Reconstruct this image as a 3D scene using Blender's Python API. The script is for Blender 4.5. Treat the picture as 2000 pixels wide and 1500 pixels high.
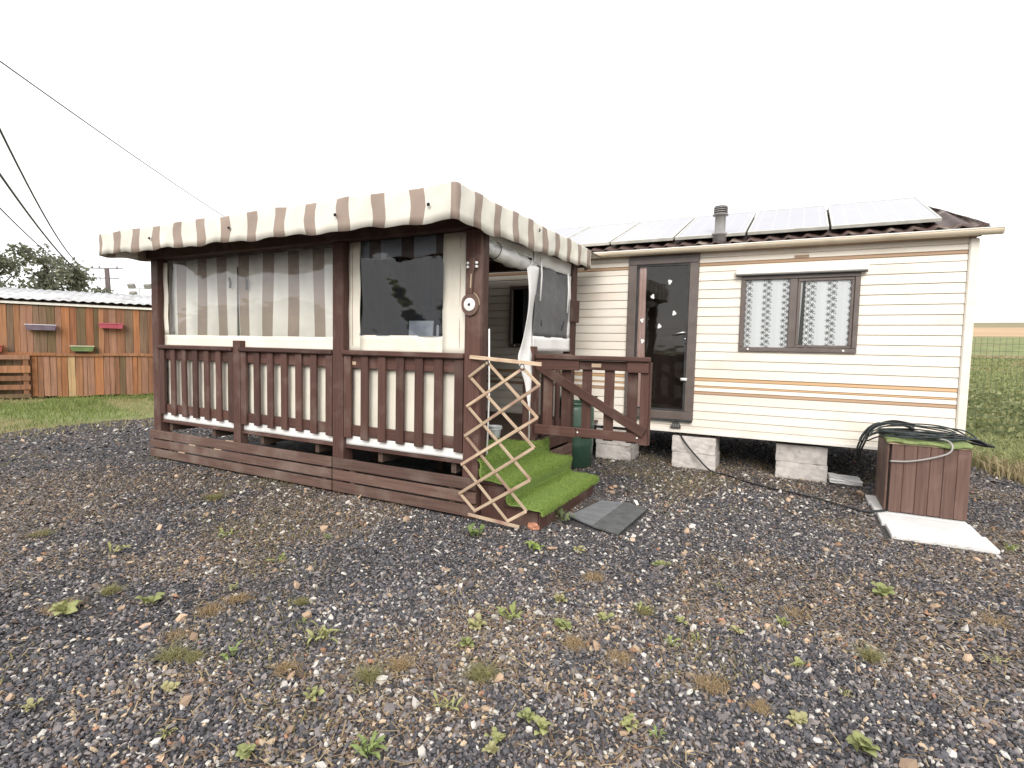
import bpy, bmesh, math, random
import numpy as np
from mathutils import Vector, Matrix, Euler
random.seed(7); rng = np.random.default_rng(11)
SC = bpy.context.scene
for o in list(bpy.data.objects): bpy.data.objects.remove(o)
COL = SC.collection
R = math.radians

# ------------------------------------------------------------------ camera
cd = bpy.data.cameras.new('camera'); cam = bpy.data.objects.new('camera', cd); COL.objects.link(cam)
cd.sensor_width = 36; cd.lens = 19.06; cd.clip_start = .05; cd.clip_end = 3000
YAW, PITCH, ROLL = R(27.644), R(3.801), R(1.256)
fw = Vector((-math.sin(YAW)*math.cos(PITCH), math.cos(YAW)*math.cos(PITCH), -math.sin(PITCH)))
rt = Vector((math.cos(YAW), math.sin(YAW), 0)); up = rt.cross(fw)
r2 = rt*math.cos(ROLL)+up*math.sin(ROLL); u2 = -rt*math.sin(ROLL)+up*math.cos(ROLL)
m = Matrix((r2, u2, -fw)).transposed().to_4x4(); m.translation = (0, 0, 1.4)
cam.matrix_world = m
SC.camera = cam
SC.render.resolution_x, SC.render.resolution_y = 1024, 768

# ------------------------------------------------------------------ sky, sun, exposure
SUN_EL, SUN_AZ = R(34), R(160)        # azimuth clockwise from +Y: behind the viewer, to the right
w = bpy.data.worlds.new('World'); SC.world = w; w.use_nodes = True
nt = w.node_tree; N = nt.nodes; L = nt.links; N.clear()
sky = N.new('ShaderNodeTexSky'); sky.sky_type = 'NISHITA'; sky.sun_disc = False
sky.sun_elevation = SUN_EL; sky.sun_rotation = SUN_AZ; sky.air_density = 1.0; sky.dust_density = 3.0
mul = N.new('ShaderNodeMix'); mul.data_type = 'RGBA'; mul.blend_type = 'MULTIPLY'; mul.inputs[0].default_value = 1
mul.inputs[7].default_value = (.1, .1, .1, 1); L.new(sky.outputs[0], mul.inputs[6])
tc = N.new('ShaderNodeTexCoord'); mp = N.new('ShaderNodeMapping'); mp.inputs['Scale'].default_value = (1.3, 1.3, 3.2)
L.new(tc.outputs['Generated'], mp.inputs[0])
nz = N.new('ShaderNodeTexNoise'); nz.inputs['Scale'].default_value = 2.3; nz.inputs['Detail'].default_value = 6; nz.inputs['Roughness'].default_value = .55
L.new(mp.outputs[0], nz.inputs['Vector'])
cr = N.new('ShaderNodeValToRGB'); e = cr.color_ramp.elements
e[0].position = .27; e[0].color = (.50, .50, .52, 1); e[1].position = .46; e[1].color = (.80, .80, .80, 1)
L.new(nz.outputs[0], cr.inputs[0])
mix = N.new('ShaderNodeMix'); mix.data_type = 'RGBA'; mix.inputs[0].default_value = .93      # closed cloud deck with little blue left
L.new(mul.outputs[2], mix.inputs[6]); L.new(cr.outputs[0], mix.inputs[7])
bg = N.new('ShaderNodeBackground'); bg.inputs[1].default_value = 1.0
L.new(mix.outputs[2], bg.inputs[0]); ow = N.new('ShaderNodeOutputWorld'); L.new(bg.outputs[0], ow.inputs[0])
sd = bpy.data.lights.new('sun', 'SUN'); sd.energy = 1.5; sd.angle = R(35); sd.color = (1, .96, .90)
so = bpy.data.objects.new('sun', sd); COL.objects.link(so)
sdir = Vector((math.sin(SUN_AZ)*math.cos(SUN_EL), math.cos(SUN_AZ)*math.cos(SUN_EL), math.sin(SUN_EL)))
so.rotation_euler = sdir.to_track_quat('Z', 'Y').to_euler(); so.location = (4, -6, 12)
vs = SC.view_settings; vs.view_transform = 'Standard'; vs.look = 'None'; vs.exposure = 0.98; vs.gamma = 1; vs.use_curve_mapping = False

# ------------------------------------------------------------------ materials
MATS = {}
def base(name):
    m = bpy.data.materials.new(name); m.use_nodes = True
    t = m.node_tree; b = t.nodes['Principled BSDF']; MATS[name] = m
    return m, t, b
def node(t, ty, **k):
    n = t.nodes.new(ty)
    for a, v in k.items(): setattr(n, a, v)
    return n
def noise_mat(name, c1, c2, scale=(8, 8, 8), detail=5, rough=.7, bump=.15, bdist=.004, rnd=.0, spec=.3, lo=.35, hi=.65, c3=None, s3=2.5, lo3=.55, hi3=.7, metallic=0):
    """two-tone noise colour, optional third stain colour with its own larger noise, bump, per-object tint"""
    m, t, b = base(name); L = t.links
    tc = node(t, 'ShaderNodeTexCoord'); mp = node(t, 'ShaderNodeMapping'); mp.inputs['Scale'].default_value = scale
    oi = node(t, 'ShaderNodeObjectInfo')
    off = node(t, 'ShaderNodeVectorMath', operation='SCALE'); off.inputs[0].default_value = (37, 21, 53)
    L.new(oi.outputs['Random'], off.inputs['Scale'])
    L.new(tc.outputs['Object'], mp.inputs[0]); L.new(off.outputs[0], mp.inputs['Location'])
    nz = node(t, 'ShaderNodeTexNoise'); nz.inputs['Scale'].default_value = 1; nz.inputs['Detail'].default_value = detail
    L.new(mp.outputs[0], nz.inputs['Vector'])
    cr = node(t, 'ShaderNodeValToRGB'); e = cr.color_ramp.elements
    e[0].position = lo; e[0].color = (*c1, 1); e[1].position = hi; e[1].color = (*c2, 1)
    L.new(nz.outputs[0], cr.inputs[0]); out = cr.outputs[0]
    if c3:
        n3 = node(t, 'ShaderNodeTexNoise'); n3.inputs['Scale'].default_value = s3; n3.inputs['Detail'].default_value = 6
        ad = node(t, 'ShaderNodeVectorMath', operation='ADD'); L.new(tc.outputs['Object'], ad.inputs[0]); L.new(off.outputs[0], ad.inputs[1])
        L.new(ad.outputs[0], n3.inputs['Vector'])
        mr = node(t, 'ShaderNodeMapRange'); mr.inputs[1].default_value = lo3; mr.inputs[2].default_value = hi3; L.new(n3.outputs[0], mr.inputs[0])
        mx = node(t, 'ShaderNodeMix', data_type='RGBA'); L.new(mr.outputs[0], mx.inputs[0]); L.new(out, mx.inputs[6]); mx.inputs[7].default_value = (*c3, 1); out = mx.outputs[2]
    if rnd:
        hs = node(t, 'ShaderNodeHueSaturation'); mr = node(t, 'ShaderNodeMapRange')
        mr.inputs[3].default_value = 1-rnd; mr.inputs[4].default_value = 1+rnd
        L.new(oi.outputs['Random'], mr.inputs[0]); L.new(mr.outputs[0], hs.inputs['Value']); L.new(out, hs.inputs['Color']); out = hs.outputs[0]
    L.new(out, b.inputs['Base Color'])
    b.inputs['Roughness'].default_value = rough; b.inputs['Specular IOR Level'].default_value = spec; b.inputs['Metallic'].default_value = metallic
    if bump:
        bp = node(t, 'ShaderNodeBump'); bp.inputs['Strength'].default_value = bump; bp.inputs['Distance'].default_value = bdist
        L.new(nz.outputs[0], bp.inputs['Height']); L.new(bp.outputs[0], b.inputs['Normal'])
    return m
# wood: grain stretched along the piece (x, y or z)
def wood(name, c1, c2, **k):
    for ax, s in (('x', (2.5, 60, 60)), ('y', (60, 2.5, 60)), ('z', (60, 60, 2.5))):
        noise_mat(name+'_'+ax, c1, c2, scale=s, **k)
wood('brown', (.072, .035, .028), (.098, .050, .040), rough=.66, bump=.35, bdist=.003, rnd=.26, c3=(.155, .108, .09), s3=4.0, lo3=.54, hi3=.78)
wood('skirt', (.095, .055, .044), (.135, .082, .066), rough=.75, bump=.3, bdist=.002, rnd=.24, c3=(.20, .15, .125), s3=3, lo3=.50, hi3=.75)
wood('lath', (.38, .28, .19), (.54, .42, .30), rough=.8, bump=.3, bdist=.002, rnd=.22, c3=(.30, .17, .13), s3=5, lo3=.5, hi3=.7)
wood('locker', (.105, .060, .048), (.145, .088, .072), rough=.6, bump=.3, bdist=.002, rnd=.10, c3=(.19, .12, .10), s3=3)
wood('deck', (.07, .045, .035), (.11, .075, .06), rough=.8, bump=.2, rnd=.15)
noise_mat('cream_siding', (.75, .69, .60), (.80, .74, .66), scale=(.6, 4, 14), rough=.42, bump=.06, bdist=.002, rnd=.035, spec=.45, c3=(.60, .51, .41), s3=1.3, lo3=.53, hi3=.85)
noise_mat('tan_stripe', (.50, .31, .16), (.56, .36, .20), scale=(.8, 4, 14), rough=.45, bump=.05)
noise_mat('brown_stripe', (.36, .23, .14), (.42, .27, .17), scale=(.8, 4, 14), rough=.45, bump=.05)
noise_mat('white_trim', (.78, .74, .68), (.84, .80, .75), scale=(2, 2, 9), rough=.4, bump=.05, c3=(.60, .52, .42), s3=1.7, lo3=.60, hi3=.85)
noise_mat('gutter_paint', (.62, .52, .38), (.72, .63, .50), scale=(1, 9, 9), rough=.38, bump=.05, c3=(.40, .30, .21), s3=2.2, lo3=.55, hi3=.8)
noise_mat('frame_grey', (.115, .092, .082), (.145, .118, .108), scale=(9, 9, 9), rough=.38, bump=.05, rnd=.06, spec=.45)
noise_mat('dark_inside', (.05, .045, .04), (.07, .06, .055), rough=.9)
noise_mat('chassis', (.02, .018, .016), (.05, .038, .03), scale=(5, 5, 5), rough=.8)
noise_mat('roof_sheet', (.055, .034, .030), (.095, .06, .052), scale=(5, 5, 5), rough=.5, bump=.2, c3=(.28, .24, .20), s3=5)
noise_mat('panel_frame', (.50, .49, .44), (.62, .61, .57), scale=(9, 9, 9), rough=.35, metallic=.3, bump=.03)
noise_mat('concrete', (.48, .445, .42), (.60, .56, .53), scale=(14, 14, 14), rough=.95, bump=.5, bdist=.004, rnd=.08, c3=(.30, .27, .25), s3=6)
noise_mat('slab_white', (.60, .59, .58), (.68, .67, .66), scale=(7, 7, 7), rough=.8, bump=.2, rnd=.03, c3=(.50, .45, .38), s3=5, lo3=.62, hi3=.85)
noise_mat('slate', (.15, .155, .165), (.20, .205, .215), scale=(12, 12, 12), rough=.65, bump=.3, bdist=.002)
noise_mat('slate_dark', (.085, .09, .09), (.125, .13, .13), scale=(12, 12, 12), rough=.6, bump=.3, bdist=.002)
noise_mat('rubber', (.012, .013, .015), (.03, .032, .035), scale=(20, 20, 20), rough=.45, bump=.1)
noise_mat('grey_cable', (.30, .28, .27), (.36, .34, .33), rough=.6, bump=0)
noise_mat('zinc', (.66, .68, .71), (.76, .78, .80), scale=(9, 9, 14), rough=.4, metallic=.05, bump=.05)
noise_mat('vent_grey', (.22, .21, .21), (.33, .31, .30), scale=(10, 10, 4), rough=.55, bump=.1)
noise_mat('vent_dark', (.03, .03, .03), (.06, .06, .06), rough=.6)
noise_mat('green_plastic', (.032, .072, .048), (.05, .10, .068), scale=(5, 5, 3), rough=.35, bump=.05, spec=.5)
noise_mat('mint_plastic', (.28, .44, .34), (.34, .50, .40), rough=.4, bump=0)
noise_mat('dark_bowl', (.03, .04, .035), (.06, .07, .06), rough=.35, bump=0)
noise_mat('white_plastic', (.74, .74, .72), (.82, .82, .80), rough=.35, bump=0)
noise_mat('chrome', (.6, .6, .6), (.7, .7, .7), rough=.25, metallic=.9, bump=0)
noise_mat('black_strap', (.015, .015, .017), (.03, .03, .03), rough=.6, bump=0)
noise_mat('pink_cloth', (.66, .52, .51), (.74, .60, .59), scale=(40, 3, 2), rough=.9, bump=.1)
noise_mat('grey_cloth', (.40, .40, .45), (.52, .52, .57), scale=(14, 3, 1), rough=.9, bump=.2)
noise_mat('white_cloth', (.66, .66, .64), (.76, .76, .74), scale=(12, 12, 2), rough=.9, bump=.2)
noise_mat('navy_cloth', (.022, .025, .036), (.045, .052, .075), scale=(20, 3, 1), rough=.9, bump=.1)
noise_mat('cream_tarp', (.72, .68, .58), (.79, .75, .66), scale=(3, 3, 5), rough=.55, bump=.35, bdist=.012, rnd=.02, spec=.35, c3=(.64, .58, .47), s3=2.2, lo3=.58, hi3=.85)
noise_mat('white_tarp', (.72, .71, .69), (.80, .79, .78), scale=(4, 4, 6), rough=.5, bump=.5, bdist=.012, spec=.35, c3=(.55, .54, .52), s3=3.5, lo3=.58, hi3=.8)
noise_mat('silver_tarp', (.50, .49, .47), (.74, .73, .71), scale=(4, 5, 20), rough=.4, bump=.6, bdist=.01, spec=.5)
noise_mat('terracotta', (.45, .20, .12), (.55, .27, .17), scale=(12, 12, 12), rough=.9)
noise_mat('pole_wood', (.10, .075, .075), (.15, .12, .12), scale=(8, 8, 1), rough=.9)
noise_mat('bark', (.07, .055, .045), (.13, .10, .085), scale=(14, 14, 3), rough=.95, bump=.5, bdist=.02)
noise_mat('sheet_grey', (.42, .42, .43), (.56, .56, .57), scale=(3, 3, 3), rough=.5, bump=.1, c3=(.25, .23, .21), s3=2)
noise_mat('lilac_plastic', (.16, .12, .16), (.21, .16, .21), rough=.5, bump=0)
noise_mat('lilac_rim', (.55, .50, .56), (.62, .57, .63), rough=.5, bump=0)
noise_mat('pink_plastic', (.42, .085, .12), (.48, .11, .15), rough=.5, bump=0)
noise_mat('moss_plastic', (.13, .19, .075), (.19, .25, .11), rough=.5, bump=0)
noise_mat('moss_rim', (.50, .50, .34), (.6, .6, .44), rough=.5, bump=0)
noise_mat('red_plastic', (.26, .06, .045), (.32, .08, .06), rough=.5, bump=0)
noise_mat('soil', (.03, .02, .015), (.06, .045, .03), rough=1)
SHED = [(.38, .165, .075), (.33, .14, .07), (.42, .205, .10), (.27, .13, .072), (.36, .175, .09), (.17, .115, .062), (.22, .14, .09), (.34, .18, .115), (.50, .34, .18)]
for i, c in enumerate(SHED):
    noise_mat('shed_wood_%d' % i, tuple(v*.66 for v in c), tuple(min(1, v*1.0) for v in c), scale=(26, 26, 1.6), rough=.85, bump=.3, bdist=.003, rnd=.1,
              c3=tuple(v*.6+.02 for v in c), s3=2.5, lo3=.55, hi3=.75)

def striped(name, attr, period, frac, phase, c_light, c_dark):
    m, t, b = base(name); L = t.links
    at = node(t, 'ShaderNodeAttribute', attribute_name=attr)
    tc = node(t, 'ShaderNodeTexCoord')
    nz = node(t, 'ShaderNodeTexNoise'); nz.inputs['Scale'].default_value = 3; nz.inputs['Detail'].default_value = 5; L.new(tc.outputs['Object'], nz.inputs['Vector'])
    a = node(t, 'ShaderNodeMath', operation='MULTIPLY_ADD'); L.new(at.outputs['Fac'], a.inputs[0]); a.inputs[1].default_value = 1/period; a.inputs[2].default_value = phase
    f = node(t, 'ShaderNodeMath', operation='FRACT'); L.new(a.outputs[0], f.inputs[0])
    g = node(t, 'ShaderNodeMath', operation='LESS_THAN'); L.new(f.outputs[0], g.inputs[0]); g.inputs[1].default_value = frac
    mx = node(t, 'ShaderNodeMix', data_type='RGBA'); L.new(g.outputs[0], mx.inputs[0]); mx.inputs[6].default_value = (*c_light, 1); mx.inputs[7].default_value = (*c_dark, 1)
    mr = node(t, 'ShaderNodeMapRange'); mr.inputs[1].default_value = .4; mr.inputs[2].default_value = .8; mr.inputs[3].default_value = 1.0; mr.inputs[4].default_value = .78; L.new(nz.outputs[0], mr.inputs[0])
    hs = node(t, 'ShaderNodeHueSaturation'); L.new(mx.outputs[2], hs.inputs['Color']); L.new(mr.outputs[0], hs.inputs['Value'])
    L.new(hs.outputs[0], b.inputs['Base Color']); b.inputs['Roughness'].default_value = .6; b.inputs['Specular IOR Level'].default_value = .3
    bp = node(t, 'ShaderNodeBump'); bp.inputs['Strength'].default_value = .35; bp.inputs['Distance'].default_value = .02; L.new(nz.outputs[0], bp.inputs['Height']); L.new(bp.outputs[0], b.inputs['Normal'])
    return m
striped('awning', 'stripe', .359, .37, .09, (.74, .71, .63), (.34, .265, .22))
striped('inner_stripe', 'stripe', .369, .37, .42, (.88, .87, .82), (.33, .25, .205))

def glassy(name, tint, fac, rough=.03, bump=0, bscale=6, absorb=None, ior=1.5):
    """thin sheet: transparent (tinted) + fresnel gloss; optional share of dull haze"""
    m, t, b = base(name); L = t.links; t.nodes.remove(b); out = t.nodes['Material Output']
    tr = node(t, 'ShaderNodeBsdfTransparent'); tr.inputs[0].default_value = (*tint, 1)
    gl = node(t, 'ShaderNodeBsdfGlossy'); gl.inputs['Roughness'].default_value = rough
    fr = node(t, 'ShaderNodeFresnel'); fr.inputs[0].default_value = ior
    ad = node(t, 'ShaderNodeMath', operation='ADD'); L.new(fr.outputs[0], ad.inputs[0]); ad.inputs[1].default_value = fac
    mx = node(t, 'ShaderNodeMixShader'); L.new(ad.outputs[0], mx.inputs[0]); L.new(tr.outputs[0], mx.inputs[1]); L.new(gl.outputs[0], mx.inputs[2])
    if bump:
        tc = node(t, 'ShaderNodeTexCoord'); mp = node(t, 'ShaderNodeMapping'); mp.inputs['Scale'].default_value = (1, 1, 2.6); L.new(tc.outputs['Object'], mp.inputs[0])
        nz = node(t, 'ShaderNodeTexNoise'); nz.inputs['Scale'].default_value = bscale; nz.inputs['Detail'].default_value = 2; L.new(mp.outputs[0], nz.inputs['Vector'])
        bp = node(t, 'ShaderNodeBump'); bp.inputs['Strength'].default_value = bump; bp.inputs['Distance'].default_value = .06; L.new(nz.outputs[0], bp.inputs['Height'])
        L.new(bp.outputs[0], gl.inputs['Normal']); L.new(bp.outputs[0], fr.inputs['Normal'])
    res = mx
    if absorb:
        df = node(t, 'ShaderNodeBsdfDiffuse'); df.inputs[0].default_value = (*absorb[0], 1)
        m2 = node(t, 'ShaderNodeMixShader'); m2.inputs[0].default_value = absorb[1]; L.new(mx.outputs[0], m2.inputs[1]); L.new(df.outputs[0], m2.inputs[2]); res = m2
    L.new(res.outputs[0], out.inputs[0]); return m
glassy('vinyl', (.99, .99, .98), .085, .04, .14, 2.0, absorb=((.88, .88, .86), .08), ior=1.28)
glassy('vinyl_dark', (.62, .66, .74), .02, .05, .10, 2.4)  # tint darkens the view, standing in for the shade inside the terrace
glassy('pane', (.97, .98, .98), .0, .01)
glassy('door_glass', (.93, .90, .88), .0, .03, .05, 2)
glassy('mesh_screen', (.30, .31, .33), .0, .4, .5, 5, absorb=((.26, .26, .27), .45))

# solar glass: sky reflection painted in as a pale cell colour, under a weak coat
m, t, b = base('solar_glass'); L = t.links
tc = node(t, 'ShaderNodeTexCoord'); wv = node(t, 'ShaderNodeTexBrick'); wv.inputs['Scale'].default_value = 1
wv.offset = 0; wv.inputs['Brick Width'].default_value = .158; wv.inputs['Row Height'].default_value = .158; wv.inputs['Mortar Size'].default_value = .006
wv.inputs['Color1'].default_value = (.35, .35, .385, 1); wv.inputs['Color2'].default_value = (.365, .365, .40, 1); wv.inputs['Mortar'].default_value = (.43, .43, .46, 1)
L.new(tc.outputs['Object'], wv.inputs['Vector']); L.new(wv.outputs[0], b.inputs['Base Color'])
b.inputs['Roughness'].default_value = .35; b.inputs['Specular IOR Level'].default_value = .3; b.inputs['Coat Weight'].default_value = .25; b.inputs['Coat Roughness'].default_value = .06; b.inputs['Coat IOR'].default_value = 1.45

# lace net curtain: columns of open six-petal flowers between bands of fine mesh
m, t, b = base('lace'); L = t.links
def M(op, a, c=None, d=None):
    n = node(t, 'ShaderNodeMath', operation=op)
    for i, v in enumerate((a, c, d)):
        if v is None: continue
        if isinstance(v, (int, float)): n.inputs[i].default_value = v
        else: L.new(v, n.inputs[i])
    return n.outputs[0]
a1 = node(t, 'ShaderNodeAttribute', attribute_name='lu'); a2 = node(t, 'ShaderNodeAttribute', attribute_name='lv')
U, V = a1.outputs['Fac'], a2.outputs['Fac']
def flowers(u0, v0, size):
    uu = M('SUBTRACT', M('FRACT', M('ADD', M('DIVIDE', U, .205), u0)), .5); uu = M('MULTIPLY', uu, .205)
    vv = M('SUBTRACT', M('FRACT', M('ADD', M('DIVIDE', V, .074), v0)), .5); vv = M('MULTIPLY', vv, .074)
    r = M('SQRT', M('ADD', M('MULTIPLY', uu, uu), M('MULTIPLY', vv, vv))); th = M('ARCTAN2', vv, uu)
    pet = M('ADD', .62, M('MULTIPLY', M('COSINE', M('MULTIPLY', th, 6.0)), .38))
    return M('LESS_THAN', r, M('MULTIPLY', pet, size))
fl = M('MAXIMUM', flowers(.22, 0.0, .031), flowers(.42, .5, .029))
fl = M('MAXIMUM', fl, flowers(.08, .62, .012))
zig = M('ABSOLUTE', M('SUBTRACT', M('FRACT', M('ADD', M('DIVIDE', U, .0275), M('MULTIPLY', M('SINE', M('MULTIPLY', V, 190)), .25))), .5))
thin = M('MULTIPLY', M('LESS_THAN', zig, .12), .22)
band = M('GREATER_THAN', M('FRACT', M('ADD', M('DIVIDE', U, .205), .28)), .52)
hole = M('MAXIMUM', M('MULTIPLY', fl, .92), M('MULTIPLY', thin, band))
hole = M('MAXIMUM', hole, .03)
df = node(t, 'ShaderNodeBsdfDiffuse'); df.inputs[0].default_value = (.96, .965, .98, 1)
tr = node(t, 'ShaderNodeBsdfTransparent'); mx = node(t, 'ShaderNodeMixShader')
L.new(hole, mx.inputs[0]); L.new(df.outputs[0], mx.inputs[1]); L.new(tr.outputs[0], mx.inputs[2]); L.new(mx.outputs[0], t.nodes['Material Output'].inputs[0])

def attr_mat(name, rough=.85, spec=.25, bump=0, bscale=60, trans=0, sheen=0):
    m, t, b = base(name); L = t.links
    at = node(t, 'ShaderNodeAttribute', attribute_name='col'); L.new(at.outputs['Color'], b.inputs['Base Color'])
    b.inputs['Roughness'].default_value = rough; b.inputs['Specular IOR Level'].default_value = spec
    if bump:
        tc = node(t, 'ShaderNodeTexCoord'); nz = node(t, 'ShaderNodeTexNoise'); nz.inputs['Scale'].default_value = bscale; L.new(tc.outputs['Object'], nz.inputs['Vector'])
        bp = node(t, 'ShaderNodeBump'); bp.inputs['Strength'].default_value = bump; bp.inputs['Distance'].default_value = .006; L.new(nz.outputs[0], bp.inputs['Height']); L.new(bp.outputs[0], b.inputs['Normal'])
    if trans:
        tl = node(t, 'ShaderNodeBsdfTranslucent'); L.new(at.outputs['Color'], tl.inputs[0]); mx = node(t, 'ShaderNodeMixShader'); mx.inputs[0].default_value = trans
        L.new(b.outputs[0], mx.inputs[1]); L.new(tl.outputs[0], mx.inputs[2]); L.new(mx.outputs[0], t.nodes['Material Output'].inputs[0])
    return m
attr_mat('stone', rough=.8, bump=.5, bscale=180)
attr_mat('leaf', rough=.6, trans=.3)
noise_mat('yard', (.035, .034, .037), (.085, .078, .076), scale=(45, 45, 45), detail=8, rough=.95, bump=.9, bdist=.02, lo=.38, hi=.62, c3=(.11, .088, .068), s3=1.1, lo3=.52, hi3=.70)
noise_mat('meadow', (.13, .16, .055), (.24, .26, .11), scale=(1.2, 1.2, 1.2), detail=10, rough=1, bump=.8, bdist=.05, c3=(.20, .16, .085), s3=.35, lo3=.52, hi3=.68)
noise_mat('ochre_field', (.40, .27, .155), (.48, .33, .20), scale=(.05, .05, .05), rough=1, bump=0)
noise_mat('olive_field', (.19, .17, .095), (.28, .24, .14), scale=(.02, .05, .05), rough=1, bump=0)

# ------------------------------------------------------------------ builders
WM = {}
def link(o, parent=None, world=None):
    COL.objects.link(o); world = world or Matrix.Identity(4)
    if parent is not None:
        o.parent = parent; o.matrix_parent_inverse = WM[parent.name].inverted()
    o.matrix_basis = world; WM[o.name] = world; return o
def thing(name, label, cat, loc=(0, 0, 0), group=None):
    o = bpy.data.objects.new(name, None); o.empty_display_size = .1
    link(o, None, Matrix.Translation(loc)); return tag(o, label, cat, group)
def tag(o, label=None, cat=None, group=None, kind=None):
    if label: o['label'] = label
    if cat: o['category'] = cat
    if group: o['group'] = group
    if kind: o['kind'] = kind
    return o
def mesh_obj(name, verts, faces, mat, parent=None, world=None, smooth=False, attrs=None):
    me = bpy.data.meshes.new(name); me.from_pydata([tuple(v) for v in verts], [], faces)
    return fin(name, me, mat, parent, world, smooth, attrs)
def fin(name, me, mat, parent=None, world=None, smooth=False, attrs=None):
    if mat: me.materials.append(MATS[mat])
    if smooth: me.polygons.foreach_set('use_smooth', [True]*len(me.polygons))
    if attrs:
        for k, v in attrs.items():
            a = me.attributes.new(k, 'FLOAT', 'POINT'); a.data.foreach_set('value', np.asarray(v, dtype=np.float32))
    me.update(); o = bpy.data.objects.new(name, me); return link(o, parent, world)
BOXES = {}
def box_mesh(sx, sy, sz, mat, bev):
    k = (round(sx, 4), round(sy, 4), round(sz, 4), mat, bev)
    if k not in BOXES:
        bm = bmesh.new(); bmesh.ops.create_cube(bm, size=1); bmesh.ops.scale(bm, vec=(sx, sy, sz), verts=bm.verts)
        if bev: bmesh.ops.bevel(bm, geom=bm.edges[:], offset=min(bev, min(sx, sy, sz)*.3), segments=1, affect='EDGES')
        me = bpy.data.meshes.new('box'); bm.to_mesh(me); bm.free(); me.materials.append(MATS[mat]); BOXES[k] = me
    return BOXES[k]
def box(name, x0, x1, y0, y1, z0, z1, mat, parent=None, bev=.004, rot=None, jit=0):
    me = box_mesh(abs(x1-x0), abs(y1-y0), abs(z1-z0), mat, bev); o = bpy.data.objects.new(name, me)
    W = Matrix.Translation(((x0+x1)/2, (y0+y1)/2, (z0+z1)/2))
    if rot: W = W @ Euler(rot).to_matrix().to_4x4()
    if jit: W = W @ Euler([random.gauss(0, jit) for _ in range(3)]).to_matrix().to_4x4()
    return link(o, parent, W)
def bar(name, p, q, wid, thk, mat, parent=None, nrm=(0, -1, 0), bev=.003):
    """straight board from p to q, wid across, thk along nrm"""
    p, q = Vector(p), Vector(q); x = (q-p); ln = x.length; x.normalize(); n = Vector(nrm); n = (n-n.dot(x)*x).normalized(); z = x.cross(n)
    W = Matrix((x, n, z)).transposed().to_4x4(); W.translation = (p+q)/2
    o = bpy.data.objects.new(name, box_mesh(ln, thk, wid, mat, bev)); return link(o, parent, W)
def tube_geo(pts, rad, sides=8, closed=False):
    V, F = [], []; pts = [Vector(p) for p in pts]; n = len(pts); prev = None
    for i, p in enumerate(pts):
        d = (pts[min(i+1, n-1)]-pts[max(i-1, 0)]).normalized()
        a = prev if prev is not None else (Vector((0, 0, 1)) if abs(d.z) < .9 else Vector((1, 0, 0)))
        a = (a-a.dot(d)*d).normalized(); b = d.cross(a); prev = a
        r = rad[i] if hasattr(rad, '__len__') else rad
        for k in range(sides):
            t = 2*math.pi*k/sides; V.append(p+a*math.cos(t)*r+b*math.sin(t)*r)
    for i in range(n-1):
        for k in range(sides):
            F.append((i*sides+k, i*sides+(k+1) % sides, (i+1)*sides+(k+1) % sides, (i+1)*sides+k))
    F.append(tuple(range(sides))[::-1]); F.append(tuple((n-1)*sides+k for k in range(sides)))
    return V, F
def tube(name, pts, rad, mat, parent=None, sides=8, smooth=True):
    V, F = tube_geo(pts, rad, sides); return mesh_obj(name, V, F, mat, parent, None, smooth)
def lathe(name, prof, loc, mat, parent=None, sides=28, axis='z', smooth=True):
    V, F = [], []
    for r, h in prof:
        for k in range(sides):
            t = 2*math.pi*k/sides
            V.append((r*math.cos(t), r*math.sin(t), h) if axis == 'z' else (r*math.cos(t), -h, r*math.sin(t)))
    for i in range(len(prof)-1):
        for k in range(sides): F.append((i*sides+k, i*sides+(k+1) % sides, (i+1)*sides+(k+1) % sides, (i+1)*sides+k))
    if prof[0][0] > 1e-4: F.append(tuple(range(sides))[::-1])
    if prof[-1][0] > 1e-4: F.append(tuple((len(prof)-1)*sides+k for k in range(sides)))
    return mesh_obj(name, V, F, mat, parent, Matrix.Translation(loc), smooth)
def smooth_path(pts, n=6):
    out = []; P = [Vector(p) for p in pts]; P = [2*P[0]-P[1]]+P+[2*P[-1]-P[-2]]
    for i in range(1, len(P)-2):
        for k in range(n):
            t = k/n; a, b, c, d = P[i-1], P[i], P[i+1], P[i+2]
            out.append(.5*((2*b)+(c-a)*t+(2*a-5*b+4*c-d)*t*t+(3*b-a-3*c+d)*t**3))
    out.append(P[-2]); return out
def sheet(name, fn, nu, nv, mat, parent=None, attrs=None, thick=0):
    """cloth grid: fn(u,v) -> point; attrs: dict name->fn(u,v)"""
    V = []; A = {k: [] for k in (attrs or {})}
    for j in range(nv+1):
        for i in range(nu+1):
            u, v = i/nu, j/nv; V.append(fn(u, v))
            for k in A: A[k].append(attrs[k](u, v))
    F = [(j*(nu+1)+i, j*(nu+1)+i+1, (j+1)*(nu+1)+i+1, (j+1)*(nu+1)+i) for j in range(nv) for i in range(nu)]
    o = mesh_obj(name, V, F, mat, parent, None, True, A)
    if thick:
        md = o.modifiers.new('s', 'SOLIDIFY'); md.thickness = thick; md.offset = 0
    return o
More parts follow.
